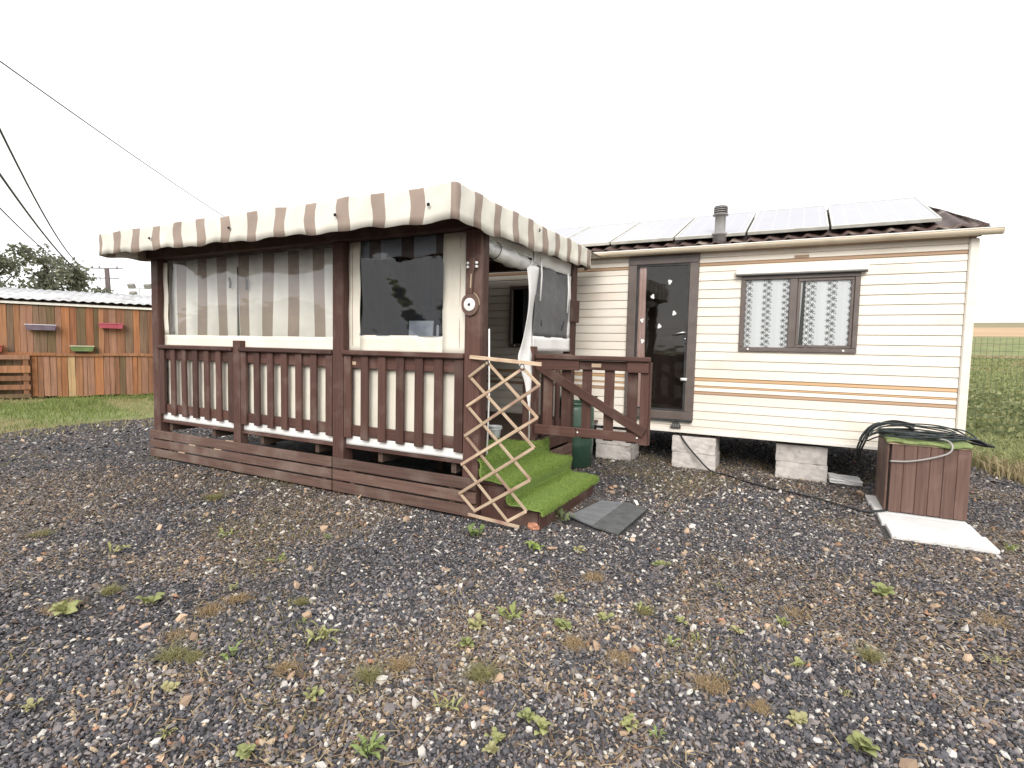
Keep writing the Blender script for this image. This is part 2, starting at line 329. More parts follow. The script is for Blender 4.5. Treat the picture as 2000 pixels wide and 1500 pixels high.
def colored_mesh(name, V, T, C, mat, parent=None, smooth=False):
    """big triangle soup from numpy arrays; C = per-vertex rgb"""
    me = bpy.data.meshes.new(name); nv, ntr = len(V), len(T)
    me.vertices.add(nv); me.vertices.foreach_set('co', np.ascontiguousarray(V, dtype=np.float32).ravel())
    me.loops.add(ntr*3); me.loops.foreach_set('vertex_index', np.ascontiguousarray(T, dtype=np.int32).ravel())
    me.polygons.add(ntr); me.polygons.foreach_set('loop_start', np.arange(0, ntr*3, 3, dtype=np.int32))
    me.polygons.foreach_set('use_smooth', np.full(ntr, smooth))
    me.update(calc_edges=True)
    a = me.color_attributes.new('col', 'FLOAT_COLOR', 'POINT'); c4 = np.ones((nv, 4), dtype=np.float32); c4[:, :3] = C; a.data.foreach_set('color', c4.ravel())
    me.materials.append(MATS[mat]); o = bpy.data.objects.new(name, me); return link(o, parent)

YH, YA, XB = 6.72, 3.69, -2.23      # home wall, terrace front, terrace open side

# ------------------------------------------------------------------ ground, yard, fields
def terrain(x, y):
    h = np.interp(y, [-1e4, 11, 30, 80, 200, 420, 900], [0, 0, .85, 3.85, 10.2, 22.8, 16])
    s = np.clip((x+30)/34, 0, 1); s = s*s*(3-2*s); return h*s
def nonuni(a, n, c=40): 
    t = np.linspace(-1, 1, n); return np.sinh(t*np.arcsinh(a/c*8))/8*c
xs = np.unique(np.concatenate([nonuni(700, 90), np.linspace(-20, 20, 41)])); ys = np.unique(np.concatenate([nonuni(880, 90), np.linspace(-10, 40, 51), [80, 200, 420]]))
X, Y = np.meshgrid(xs, ys); Z = terrain(X, Y)-.012
V = np.stack([X, Y, Z], -1).reshape(-1, 3); nx = len(xs)
F = [(j*nx+i, j*nx+i+1, (j+1)*nx+i+1, (j+1)*nx+i) for j in range(len(ys)-1) for i in range(nx-1)]
g = mesh_obj('ground', V, F, 'meadow', None, None, True); tag(g, 'green meadow rising to an ochre field and an olive hill', None, None, 'structure')
g.data.materials.append(MATS['ochre_field']); g.data.materials.append(MATS['olive_field'])
for p in g.data.polygons: p.material_index = 0 if p.center.y < 80 else (1 if p.center.y < 200 else 2)
# gravel yard with a ragged edge
edge = [(-60, -150), (-60, -9.5), (-14, -7), (-10.6, -3), (-10.0, 1.0), (-10.1, 2.6), (-10.35, 4.4), (-10.3, 5.7), (-10.4, 9), (-9, 13.0), (-2, 13.2), (1.2, 11.4), (2.1, 9.6), (2.35, 8.3), (2.9, 7.4), (4.2, 6.6), (7, 6.0), (9, 5.2), (9.5, -8), (60, -40), (60, -150)]  # unseen stretch behind the viewer widened to keep green out of vinyl reflections
ep = []
for i in range(len(edge)):
    a, b_ = Vector(edge[i]), Vector(edge[(i+1) % len(edge)]); n = max(2, int((b_-a).length/.18)) if max(a.y, b_.y) > -9 else 2
    for k in range(n):
        q = a.lerp(b_, k/n); ep.append((q.x+random.gauss(0, .07), q.y+random.gauss(0, .07)))
bm = bmesh.new(); vs_ = [bm.verts.new((x, y, 0)) for x, y in ep]; f = bm.faces.new(vs_)
if f.normal.z < 0: f.normal_flip()
bmesh.ops.triangulate(bm, faces=[f]); me = bpy.data.meshes.new('gravel_yard'); bm.to_mesh(me); bm.free()
yard = fin('gravel_yard', me, 'yard'); tag(yard, 'dark gravel yard with brown mossy patches', None, None, 'structure')
def in_yard(x, y):
    P = np.array(edge); inside = np.zeros(len(x), bool); j = len(P)-1
    for i in range(len(P)):
        xi, yi, xj, yj = P[i, 0], P[i, 1], P[j, 0], P[j, 1]
        c = ((yi > y) != (yj > y)) & (x < (xj-xi)*(y-yi)/(yj-yi+1e-9)+xi); inside ^= c; j = i
    return inside

# ------------------------------------------------------------------ mobile home
X0, X1 = -7.3, 1.467; ZB, ZT = .43, 2.565
home = thing('mobile_home', 'long cream mobile home with tan striped siding raised on concrete blocks', 'mobile home', ((X0+X1)/2, 8.2, .40))
OPEN = [(-1.895, -1.075, .60, 2.545),            # door
        (-.585, .53, 1.435, 2.255),              # window right of door
        (-3.56, -2.62, 1.425, 2.24),             # window seen through the terrace opening
        (-5.35, -4.25, 1.425, 2.24)]             # window behind the dark vinyl
def board(z0, z1, mat, proud=.012):
    """one lapped siding board cut round the openings"""
    xb = sorted({X0, X1-.06} | {v for o in OPEN if o[2] < z1 and o[3] > z0 for v in o[:2]}); V, F = [], []
    for a, b_ in zip(xb[:-1], xb[1:]):
        cx = (a+b_)/2; zs = [(z0, z1)]
        for o in OPEN:
            if o[0] < cx < o[1]:
                n = []
                for s, e_ in zs:
                    if o[2] > s: n.append((s, min(e_, o[2])))
                    if o[3] < e_: n.append((max(s, o[3]), e_))
                zs = [q for q in n if q[1]-q[0] > .003]
        for s, e_ in zs:
            yy = lambda z: YH-proud*(1-(z-z0)/(z1-z0))
            k = 0; V, F = [], []
            prof = [(YH+.03, s), (yy(s)+.004, s), (yy(s), s+.004), (yy(e_-.006), e_-.006), (yy(e_)+.006, e_), (YH+.03, e_)]
            for x in (a, b_): V += [(x, p, q) for p, q in prof]
            n = len(prof); F += [(k+i, k+n+i, k+n+(i+1) % n, k+(i+1) % n) for i in range(n)]
            F += [tuple(k+i for i in range(n)), tuple(k+n+i for i in range(n))[::-1]]
            c = Vector(((a+b_)/2, YH, s)); mesh_obj('siding_board', [Vector(v)-c for v in V], F, mat, home, Matrix.Translation(c))
rows = [(2.500, 2.565, 'cream_siding'), (2.440, 2.499, 'cream_siding'), (2.404, 2.439, 'brown_stripe'), (2.336, 2.403, 'cream_siding')]
z = 2.335
for i in range(12): rows.append((z-.102, z, 'cream_siding')); z -= .103
rows += [(1.062, 1.098, 'tan_stripe'), (1.004, 1.061, 'cream_siding'), (.985, 1.003, 'tan_stripe'), (.937, .984, 'cream_siding'), (.902, .936, 'brown_stripe'),
         (.802, .901, 'cream_siding'), (.702, .801, 'cream_siding'), (.602, .701, 'cream_siding'), (.512, .601, 'cream_siding'), (.43, .511, 'cream_siding')]
for a, b_, mt in rows: board(a, b_, mt, .009 if b_-a > .09 else .006)
box('base_trim', X0, X1-.062, YH-.016, YH-.002, .425, .462, 'white_trim', home, .002)
box('corner_trim', X1-.058, X1+.02, YH-.028, YH+.05, .42, 2.545, 'cream_siding', home, .012)
box('end_wall', X1-.045, X1, YH+.052, 9.68, .43, 2.56, 'cream_siding', home, 0)
box('end_wall', X0, X0+.045, YH+.052, 9.68, .43, 2.56, 'cream_siding', home, 0)
box('back_wall', X0+.05, X1-.05, 9.64, 9.68, .43, 2.56, 'cream_siding', home, 0)
box('floor', X0+.05, X1-.05, YH+.04, 9.63, .47, .52, 'dark_inside', home, 0)
box('inner_partition', X0+.05, X1-.05, 8.0, 8.03, .53, 2.5, 'dark_inside', home, 0)
box('ceiling', X0+.05, X1-.05, YH+.04, 9.63, 2.50, 2.54, 'dark_inside', home, 0)
for y in (7.15, 9.2): box('chassis_beam', X0+.3, X1-.1, y, y+.08, .425, .468, 'chassis', home, .003)
for x in np.arange(X0+.4, X1, 1.0): box('cross_member', x, x+.06, YH+.06, 9.6, .427, .466, 'chassis', home, .003)
# gable triangles, roof with tile-profile sheets, gutter
mesh_obj('roof_hip', [(1.525, 6.60, 2.62), (1.525, 9.80, 2.62), (1.155, 8.2, 3.245), (1.525, 6.60, 2.60), (1.525, 9.80, 2.60), (1.13, 8.2, 3.22)], [(0, 1, 2), (5, 4, 3), (0, 3, 4, 1), (1, 4, 5, 2), (2, 5, 3, 0)], 'roof_sheet', home)
for x in (X0,):
    V = [(x, YH, 2.56), (x, 9.68, 2.56), (x, 8.2, 3.14), (x+.045, YH, 2.56), (x+.045, 9.68, 2.56), (x+.045, 8.2, 3.14)]
    mesh_obj('gable', V, [(0, 1, 2), (5, 4, 3), (0, 3, 4, 1), (1, 4, 5, 2), (2, 5, 3, 0)], 'cream_siding', home)
SL = .385
def roofz(y): return 2.635+(y-6.60)*SL
XR = 1.53
nu = 520; us = np.linspace(X0-.08, XR, nu)
prof = .017*np.sin(us*2*math.pi/.185)+.006*np.sin(us*4*math.pi/.185)
for side in (0, 1):
    yy = np.linspace(6.60, 8.2, 9) if side == 0 else np.linspace(9.80, 8.2, 9)
    V, F = [], []
    for k, y in enumerate(yy):
        zz = roofz(y) if side == 0 else roofz(16.4-y); stp = .012*((k % 2) == 0)
        xe = XR-(.23*(y-6.60) if side == 0 else .23*(9.80-y)); V += [(min(x, xe), y, zz+p) for x, p in zip(us, prof)]
    F = [(k*nu+i, k*nu+i+1, (k+1)*nu+i+1, (k+1)*nu+i) for k in range(8) for i in range(nu-1)]
    rf = mesh_obj('roof', V, F, 'roof_sheet', home, None, True); md = rf.modifiers.new('s', 'SOLIDIFY'); md.thickness = .012; md.offset = -1
box('eave_board', X0-.05, X1+.02, 6.655, 6.70, 2.555, 2.605, 'brown_stripe', home, .002)
box('roof_end_cap', 1.49, 1.545, 6.61, 6.80, roofz(6.7)-.035, roofz(6.7)-.012, 'chassis', home, .004, rot=(math.atan(SL), 0, 0))
# gutter: half-round channel
V, F = [], []; ns = 9
for x in (X0-.1, X1-.03, 1.625):
    for k in range(ns):
        t_ = math.pi*k/(ns-1); V.append((x, 6.60-.052*math.cos(t_), 2.603-.050*math.sin(t_)))
F = [(j*ns+i, j*ns+i+1, (j+1)*ns+i+1, (j+1)*ns+i) for j in range(2) for i in range(ns-1)]
gt = mesh_obj('gutter', V, F, 'gutter_paint', home, None, True); md = gt.modifiers.new('s', 'SOLIDIFY'); md.thickness = .006; md.offset = 0
tube('gutter_lip', [(X0-.1, 6.548, 2.605), (1.625, 6.548, 2.605)], .008, 'white_trim', gt, 8)
# roof vent pipe
vp = lathe('roof_vent', [(.075, 2.66), (.075, 2.74), (.092, 2.745), (.092, 2.765), (.058, 2.775), (.058, 2.965), (.085, 2.97), (.085, 2.985), (.07, 2.99)], (-.86, 6.72, 0), 'vent_grey', home)
cap = lathe('vent_cap', [(.072, 2.992), (.072, 3.07), (.04, 3.078)], (-.86, 6.72, 0), 'vent_dark', vp)
for k in range(3): lathe('louvre', [(.073, 3.003+k*.022), (.080, 3.006+k*.022), (.073, 3.013+k*.022)], (-.86, 6.72, 0), 'vent_grey', vp)
# wall vents
box('wall_vent', -.08, .06, YH-.016, YH-.006, 2.462, 2.472, 'brown_stripe', home, .001); box('wall_vent', -.08, .06, YH-.016, YH-.006, 2.446, 2.455, 'brown_stripe', home, .001)
V = [(.0, 0, 0)]+[(-.06*math.cos(math.pi*k/12), 0, .075*math.sin(math.pi*k/12)) for k in range(13)]
V2 = [(x, y-.03, z_) for x, y, z_ in V]; n = len(V)
F = [tuple([0]+list(range(1, n))), tuple([n]+list(range(n+1, 2*n)))[::-1]]+[(i, i+1, n+i+1, n+i) for i in range(1, n-1)]+[(1, n+1, n+n-1, n-1)]
sv = mesh_obj('skirt_vent', V+V2, F, 'vent_dark', home, Matrix.Translation((-1.26, YH-.012, .478)))
for k in range(5): box('vent_slot', -1.30+k*.02-.004, -1.30+k*.02+.004, YH-.048, YH-.043, .492, .53, 'vent_grey', sv, .001)

def frame(x0, x1, z0, z1, w_, y0, y1, mat, parent, name='frame', bev=.006):
    f = box(name, x0, x1, y0, y1, z1-w_, z1, mat, parent, bev)
    box(name, x0, x1, y0, y1, z0, z0+w_, mat, parent, bev)
    box(name, x0, x0+w_, y0, y1, z0+w_+.0005, z1-w_-.0005, mat, parent, bev); box(name, x1-w_, x1, y0, y1, z0+w_+.0005, z1-w_-.0005, mat, parent, bev)
    return f
# door
dr = box('door', -1.905, -1.065, YH-.035, YH+.03, 2.45, 2.56, 'frame_grey', home, .006)
for a in ((-1.905, -1.80), (-1.17, -1.065)): box('door_frame', a[0], a[1], YH-.035, YH+.03, .6805, 2.4495, 'frame_grey', dr, .006)
box('door_frame', -1.905, -1.065, YH-.035, YH+.03, .58, .68, 'frame_grey', dr, .006)
frame(-1.798, -1.172, .682, 2.448, .022, YH-.022, YH+.01, 'vent_dark', dr, 'gasket', .002)
box('door_pane', -1.775, -1.195, YH-.006, YH, .705, 2.425, 'door_glass', dr, 0)
sheet('door_curtain', lambda u, v: (-1.79+u*(.10+.035*v*v), YH+.012+.005*math.sin(u*16), 2.44-v*1.76), 14, 10, 'pink_cloth', dr)
box('door_sill', -1.90, -1.07, YH-.05, YH-.034, .555, .582, 'vent_dark', dr, .003)
hd = box('handle', -1.205, -1.175, YH-.047, YH-.036, 1.50, 1.66, 'vent_dark', dr, .003)
tube('lever', [(-1.19, YH-.045, 1.628), (-1.19, YH-.085, 1.628), (-1.21, YH-.095, 1.626), (-1.33, YH-.095, 1.598)], .011, 'chrome', hd)
lathe('keyhole', [(.010, 0), (.010, .006), (.004, .007)], (-1.19, YH-.047, 1.55), 'chrome', hd, 14, 'y')
tube('latch', [(-1.22, YH-.044, 1.07), (-1.15, YH-.044, 1.07)], .018, 'white_plastic', dr, 8)
for i, (sx, sz, rr) in enumerate([(-1.40, 2.235, .3), (-1.60, 2.065, 1.2), (-1.335, 1.86, -.2), (-1.72, 1.775, .8), (-1.505, 1.705, 1.9), (-1.705, 1.52, 2.4)]):
    pv = []
    for k in range(24):
        t_ = 2*math.pi*k/24; r = .026*(.55+.45*abs(math.cos(1.5*t_))); pv.append((r*math.cos(t_+rr), 0, 1.25*r*math.sin(t_+rr)))
    mesh_obj('sticker', pv, [tuple(range(24))], 'white_plastic', dr, Matrix.Translation((sx, YH-.0085, sz)))

def window(x0, x1, z0, z1, curt):
    wn = frame(x0, x1, z0, z1, .05, YH-.032, YH+.02, 'frame_grey', home, 'window')
    xm = x0+(x1-x0)*.43
    box('mullion', xm, xm+.075, YH-.028, YH+.018, z0+.0505, z1-.0505, 'frame_grey', wn, .005)
    frame(xm+.078, x1-.052, z0+.053, z1-.053, .028, YH-.02, YH+.006, 'frame_grey', wn, 'sash', .004)
    box('pane', x0+.05, xm, YH-.004, YH, z0+.05, z1-.05, 'pane', wn, 0); box('pane', xm+.107, x1-.081, YH-.006, YH-.002, z0+.082, z1-.082, 'pane', wn, 0)
    for sx in (x0+.10, x1-.12): lathe('latch', [(.012, 0), (.012, .008), (.006, .010)], (sx, YH-.033, z0+.025), 'white_plastic', wn, 12, 'y')
    curt(wn, x0, x1, z0, z1, xm)
    return wn
def lace(wn, x0, x1, z0, z1, xm):
    def one(a, b_, scal):
        wdt = (b_-a)
        fn = lambda u, v: (a+u*wdt+(0 if not scal else (1-u)*.0), YH+.010+.004*math.sin(u*wdt*38+.6*math.sin(v*3)), z1-.04-v*(z1-z0-.09))
        sheet('net_curtain', fn, int(wdt*90), 12, 'lace', wn, {'lu': lambda u, v: u*wdt*1.04, 'lv': lambda u, v: v*(z1-z0)})
        # scalloped hem along the free edge
        e_ = a if scal else b_; sg = -1 if scal else 1; V, F = [], []; nn = 160
        for k in range(nn+1):
            zz = z1-.05-(z1-z0-.105)*k/nn; s = .006+.010*abs(math.sin(k/nn*math.pi*15))
            V += [(e_, YH+.008, zz), (e_+sg*s, YH+.008, zz)]
        F = [(2*k, 2*k+1, 2*k+3, 2*k+2) for k in range(nn)]
        mesh_obj('curtain_hem', V, F, 'white_cloth', wn)
    one(x0+.03, xm+.002, False); one(xm+.165, x1-.03, True)
    sheet('net_curtain', lambda u, v: (xm+.07+u*(.055-.02*v), YH+.016, z1-.06-v*(z1-z0-.1)), 4, 4, 'white_cloth', wn)
def grey_curt(wn, x0, x1, z0, z1, xm):
    sheet('curtain', lambda u, v: (x0+.17+u*.5, YH+.06+.02*math.sin(u*30), z1-.05-v*.62), 40, 3, 'grey_cloth', wn)
def half_curt(wn, x0, x1, z0, z1, xm):
    sheet('curtain', lambda u, v: (x0+.13+u*.40, YH-.05+.012*math.sin(u*26), z1-.36-v*.40), 30, 3, 'white_cloth', wn)
w1 = window(-.60, .545, 1.42, 2.27, lace)
window(-3.575, -2.605, 1.41, 2.255, grey_curt); window(-5.365, -4.235, 1.41, 2.255, half_curt)
box('window_awning', -.665, .605, YH-.075, YH-.015, 2.275, 2.345, 'white_trim', w1, .012)
box('awning_seal', -.66, .60, YH-.072, YH-.03, 2.262, 2.2745, 'vent_dark', w1, .002)

# solar panels
pd = [1.19, .24, -.575, -1.37, -2.155, -2.94, -3.73]
where = ['end one by the gutter tip', 'second from the roof end', 'behind the vent pipe', 'above the door', 'between the door and the striped canopy', 'half hidden behind the striped canopy']
for i in range(6):
    a, b_ = pd[i+1]+.012, pd[i]-.012; c = Vector(((a+b_)/2, 6.69, roofz(6.69)+.050)); W = Matrix.Translation(c) @ Matrix.Rotation(math.atan(SL), 4, 'X')
    ln, wd = 1.60, b_-a
    p = thing('solar_panel', 'pale solar panel with sky reflection painted in, on the roof, '+where[i], 'solar panel', c, 'solar panels on the roof')
    def lb(name, x0, x1, y0, y1, z0, z1, mat, par, bev=.003):
        o = bpy.data.objects.new(name, box_mesh(x1-x0, y1-y0, z1-z0, mat, bev)); return link(o, par, W @ Matrix.Translation(((x0+x1)/2, (y0+y1)/2, (z0+z1)/2)))
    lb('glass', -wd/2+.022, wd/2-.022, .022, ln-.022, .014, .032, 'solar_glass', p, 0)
    for q in ((-wd/2, -wd/2+.0215), (wd/2-.0215, wd/2)): lb('frame', q[0], q[1], .0225, ln-.0225, 0, .038, 'panel_frame', p)
    for q in ((0, .022), (ln-.022, ln)): lb('frame', -wd/2, wd/2, q[0], q[1], 0, .038, 'panel_frame', p)
    for q in (.25, 1.15): lb('mounting_rail', -wd/2, wd/2, q, q+.04, -.038, -.001, 'chassis', p)

# concrete blocks under the home
def cblock(x0, x1, y0, y1, z0, z1, label):
    bm = bmesh.new(); bmesh.ops.create_cube(bm, size=1); bmesh.ops.scale(bm, vec=(x1-x0, y1-y0, z1-z0), verts=bm.verts)
    bmesh.ops.bevel(bm, geom=bm.edges[:], offset=.006, segments=2, affect='EDGES')
    bmesh.ops.subdivide_edges(bm, edges=[e_ for e_ in bm.edges if e_.calc_length() > .1], cuts=5, use_grid_fill=True)
    for v in bm.verts: v.co += Vector([random.gauss(0, .0016) for _ in range(3)])
    me = bpy.data.meshes.new('block'); bm.to_mesh(me); bm.free()
    o = fin('concrete_block', me, 'concrete', None, Matrix.Translation(((x0+x1)/2, (y0+y1)/2, (z0+z1)/2))); return tag(o, label, 'concrete block', 'concrete blocks under the mobile home')
piers = [(-2.26, -1.80, 6.70, 'pier behind the open gate'), (-1.29, -.79, 6.70, 'pier under the door edge'), (-.155, .355, 6.80, 'pier below the lace-curtained window')]
for x0, x1, y0, nm in piers:
    cblock(x0, x1, y0, y0+.42, -.02, .185, 'lower grey concrete block of the '+nm); cblock(x0-.006, x1-.008, y0+.004, y0+.42, .187, .385, 'upper grey concrete block of the '+nm)
    o = box('timber_packer', x0+.05, x1-.08, y0+.05, y0+.4, .387, .424, 'chassis', None, .003); tag(o, 'dark timber packer on top of the concrete '+nm, 'timber', 'timber packers on the piers')
bm = bmesh.new(); bmesh.ops.create_cube(bm, size=1); bmesh.ops.scale(bm, vec=(.30, .22, .055), verts=bm.verts); bmesh.ops.subdivide_edges(bm, edges=bm.edges[:], cuts=4, use_grid_fill=True)
for v in bm.verts: v.co += Vector((random.gauss(0, .004), random.gauss(0, .006), random.gauss(0, .004)))
me = bpy.data.meshes.new('flat_stone'); bm.to_mesh(me); bm.free()
o = fin('flat_stone', me, 'slab_white', None, Matrix.Translation((.52, 6.88, .045)) @ Euler((.05, .06, .1)).to_matrix().to_4x4()); tag(o, 'rough white flat stone beside the pier and the brown locker', 'stone')

# ------------------------------------------------------------------ covered terrace (timber)
ter = thing('covered_terrace', 'brown timber terrace with slatted railings, posts and board skirting', 'terrace', (-4.5, 5.0, .0))
XL = -6.72
def post(name, x0, x1, y0, y1, z0, z1): return box(name, x0, x1, y0, y1, z0, z1, 'brown_z', ter, .006)
pl = post('post', XL, XL+.13, YA, YA+.13, .0, 2.33); pm = post('post', -3.825, -3.69, YA, YA+.13, .0, 2.33); pc = post('post', -2.375, XB, YA, YA+.045, .0, 2.33)
post('post', -2.29, XB, YA+.0455, YA+.13, .0, 2.33); post('post', XB-.10, XB, 5.66, 5.79, .0, 2.40); post('post', XL, XL+.13, 5.9, 6.03, .0, 2.33)
box('bracket', XB-.005, XB+.02, 5.60, 5.83, 1.70, 1.95, 'brown_z', ter, .01)
# ring beams and rafters
box('beam', XL-.05, XB+.04, YA-.02, YA+.12, 2.335, 2.47, 'brown_x', ter, .006)
box('beam', XL-.05, XB+.04, 5.86, 5.98, 2.335, 2.47, 'brown_x', ter, .006)
for x in (XL, XB-.09): box('beam', x, x+.09, YA+.125, 5.855, 2.337, 2.468, 'brown_y', ter, .006)
for x in np.linspace(XL, XB-.05, 9): box('rafter', x, x+.05, 3.24, 6.05, 2.472, 2.522, 'brown_y', ter, .004)
box('fascia', XL-.06, XB+.055, 3.225, 3.238, 2.42, 2.52, 'brown_x', ter, .002)
box('soffit_board', XL-.05, XB+.04, 3.24, YA-.025, 2.452, 2.4705, 'brown_x', ter, .003)
# deck
for k in range(20): box('deck_board', XL+.02, XB-.005, 3.80+k*.145, 3.80+k*.145+.138, .468, .495, 'deck_x', ter, .004)
box('deck_edge', XL+.132, -3.83, YA+.022, YA+.06, .438, .468, 'brown_x', ter, .004); box('deck_edge', -3.685, -2.38, YA+.022, YA+.06, .438, .468, 'brown_x', ter, .004)
box('deck_edge', XB-.05, XB-.01, YA+.135, 5.655, .36, .466, 'brown_y', ter, .004)
for x in np.linspace(XL+.2, XB-.3, 6): box('joist', x, x+.05, YA+.07, 6.6, .34, .465, 'deck_y', ter, .003)
for x in np.linspace(XL+.3, XB-.4, 5): box('joist_leg', x, x+.09, 5.0, 5.09, .0, .338, 'deck_z', ter, .003)
# skirting boards, front
for a, b_ in ((XL-.035, -3.806), (-3.794, XB+.005)):
    for z0, z1 in ((.250, .345), (.140, .232), (.030, .122)):
        box('skirting_board', a+random.uniform(0, .004), b_, YA-.032, YA-.006, z0+random.uniform(-.002, .002), z1, 'skirt_x', ter, .004, jit=.0006)
for (x, z_) in ((-6.0, .237), (-5.55, .237), (-6.2, .131), (-5.35, .348)): box('spacer', x, x+.12, YA-.03, YA-.012, z_-.005, z_+.006, 'lath_x', ter, .002)
for x in (XL+.3, -5.2, -3.95, -3.6, -2.5): box('skirting_batten', x, x+.06, YA-.005, YA+.02, .02, .34, 'skirt_z', ter, .003)
# side skirting under the open side beyond the steps
for z0, z1 in ((.243, .345), (.137, .232), (.030, .125)): box('skirting_board', XB+.004, XB+.03, 5.0, 5.70, z0, z1, 'skirt_y', ter, .004)
# newel in the front railing
box('newel_post', -5.255, -5.145, YA-.004, YA+.09, .30, 1.415, 'brown_z', ter, .006); 
def railing_x(xa, xb_, slats, ext=0):
    box('handrail', xa-.01, xb_+.01, YA-.03, YA+.10, 1.302, 1.348, 'brown_x', ter, .010)
    box('upper_rail', xa, xb_, YA+.028, YA+.062, 1.185, 1.300, 'brown_x', ter, .004); box('lower_rail', xa, xb_, YA+.028, YA+.062, .560, .655, 'brown_x', ter, .004)
    n = slats; w_ = .084; gap = (xb_-xa-n*w_)/(n-1)
    for k in range(n):
        x = xa+k*(w_+gap); box('baluster', x, x+w_, YA, YA+.0275, .538+random.uniform(-.004, .004), 1.300, 'brown_z', ter, .004, jit=.0012)
railing_x(XL+.14, -5.262, 7); railing_x(-5.138, -3.833, 7); railing_x(-3.682, -2.383, 7)
pt = box('name_plate', -3.625, -3.555, YA+.024, YA+.0275, 1.215, 1.245, 'lath_x', ter, .001)
# side railing beyond the gate opening (far part of the open side)
box('newel_post', XB-.095, XB+.01, 4.66, 4.76, .30, 1.42, 'brown_z', ter, .006)
box('handrail', XB-.10, XB+.02, 4.765, 5.655, 1.302, 1.348, 'brown_y', ter, .010)
for z0, z1 in ((1.185, 1.30), (.535, .64)): box('upper_rail' if z0 > 1 else 'lower_rail', XB-.075, XB-.04, 4.762, 5.657, z0, z1, 'brown_y', ter, .004)
for k in range(5):
    y = 4.78+k*.18; box('baluster', XB-.0395, XB-.012, y, y+.084, .512, 1.30, 'brown_z', ter, .004, jit=.001)
# left end railing (closed side)
box('handrail', XL+.01, XL+.12, YA+.135, 5.895, 1.302, 1.348, 'brown_y', ter, .01)
for k in range(12):
    y = YA+.16+k*.18; box('baluster', XL+.03, XL+.057, y, y+.084, .50, 1.30, 'brown_z', ter, .004)
# gate, swung open against its hinge post, parallel to the home
GY = 4.715; GX0, GX1 = XB+.015, -1.125
gate = box('gate', GX0, GX1, GY-.03, GY+.045, 1.302, 1.345, 'brown_x', ter, .008)
def gp(n, *a, **k): return box(n, *a, 'brown_'+k.get('ax', 'z'), gate, k.get('bev', .004))
gp('rail', GX0, GX1-.09, GY+.022, GY+.05, 1.215, 1.300, ax='x'); gp('rail', GX0, GX1-.005, GY+.022, GY+.05, .585, .668, ax='x')
gp('rail_block', GX0+.0, GX0+.44, GY-.006, GY+.0215, 1.205, 1.301, ax='x'); gp('rail_block', GX1-.20, GX1-.01, GY-.006, GY+.0215, 1.205, 1.301, ax='x')
gp('rail_block', GX0, GX0+.42, GY-.006, GY+.0215, .58, .672, ax='x')
gp('stile', GX1-.082, GX1, GY+.0222, GY+.05, .565, 1.3005); gp('edge_strip', GX1+.0005, GX1+.012, GY+.005, GY+.05, .57, 1.30)
for x in (-2.11, -1.92, -1.715, -1.50): gp('slat', x-.045, x+.045, GY+.051, GY+.075, .57, 1.29)
gp('slat', -1.33, -1.24, GY+.051, GY+.075, .57, 1.29)
bar('brace', (GX0+.02, GY+.008, 1.235), (GX1-.03, GY+.008, .675), .085, .025, 'brown_x', gate)
box('name_plate', -1.66, -1.57, GY+.016, GY+.0215, 1.24, 1.275, 'lath_x', gate, .001)
for x in (-1.78, -1.22): lathe('bolt', [(.009, 0), (.009, .006), (.004, .008)], (x, GY+.021, .628), 'white_plastic', gate, 10, 'y')

# ------------------------------------------------------------------ steps and turf carpet
st = thing('wooden_steps', 'dark brown wooden steps leading up to the terrace under the green turf', 'steps', (-1.95, 4.35, 0))
SY0, SY1 = 3.71, 4.98
box('tread', -2.0, -1.68, SY0, SY1, .145, .172, 'brown_y', st, .004); box('tread', -2.225, -1.955, SY0, SY1, .305, .332, 'brown_y', st, .004)
box('riser', -1.70, -1.685, SY0+.02, SY1-.02, .0, .144, 'brown_y', st, .003); box('riser', -1.985, -1.97, SY0+.02, SY1-.02, .173, .304, 'brown_y', st, .003)
for y in (SY0+.03, SY1-.06):
    V = [(-2.22, y, 0), (-1.71, y, 0), (-1.71, y, .144), (-2.0, y, .144), (-2.0, y, .304), (-2.22, y, .304)]; V2 = [(a, b_+.03, c) for a, b_, c in V]
    mesh_obj('stringer', V+V2, [tuple(range(6))[::-1], tuple(range(6, 12))]+[(i, (i+1) % 6, 6+(i+1) % 6, 6+i) for i in range(6)], 'brown_z', st)
# turf: backing carpet following the steps + blades
prof = smooth_path([(-2.62, .503), (-2.27, .505), (-2.20, .500), (-2.185, .46), (-2.19, .38), (-2.17, .345), (-2.12, .342), (-1.965, .344), (-1.925, .332), (-1.925, .29), (-1.945, .21), (-1.93, .184), (-1.90, .180), (-1.69, .182), (-1.645, .170), (-1.64, .135)] if 0 else
                   [(a, 0, b_) for a, b_ in [(-2.60, .503), (-2.27, .505), (-2.20, .498), (-2.185, .45), (-2.19, .39), (-2.165, .347), (-2.10, .342), (-1.965, .344), (-1.925, .330), (-1.925, .28), (-1.94, .215), (-1.92, .184), (-1.88, .180), (-1.69, .182), (-1.645, .168), (-1.642, .135)]], 4)
TY0, TY1 = 3.66, 4.99
def turf_pt(u, v):
    i = v*(len(prof)-1); k = min(int(i), len(prof)-2); f_ = i-k; p = prof[k].lerp(prof[k+1], f_)
    y0 = TY0 if p.x > -2.21 else 3.84; y1 = TY1 if p.x > -2.20 else 4.66
    y0 += .02*math.sin(p.x*23); y1 += .02*math.sin(p.x*17+1)
    return (p.x, y0+(y1-y0)*u, p.z+.003*math.sin(u*30+v*20))
noise_mat('turf_base', (.14, .21, .05), (.19, .27, .07), scale=(30, 30, 30), rough=.9)
tf = sheet('turf_carpet', turf_pt, 40, 70, 'turf_base', None, None, .006); tag(tf, 'bright green artificial turf carpet laid over the terrace steps', 'carpet')
nb = 42000; u = rng.random(nb); v = rng.random(nb)
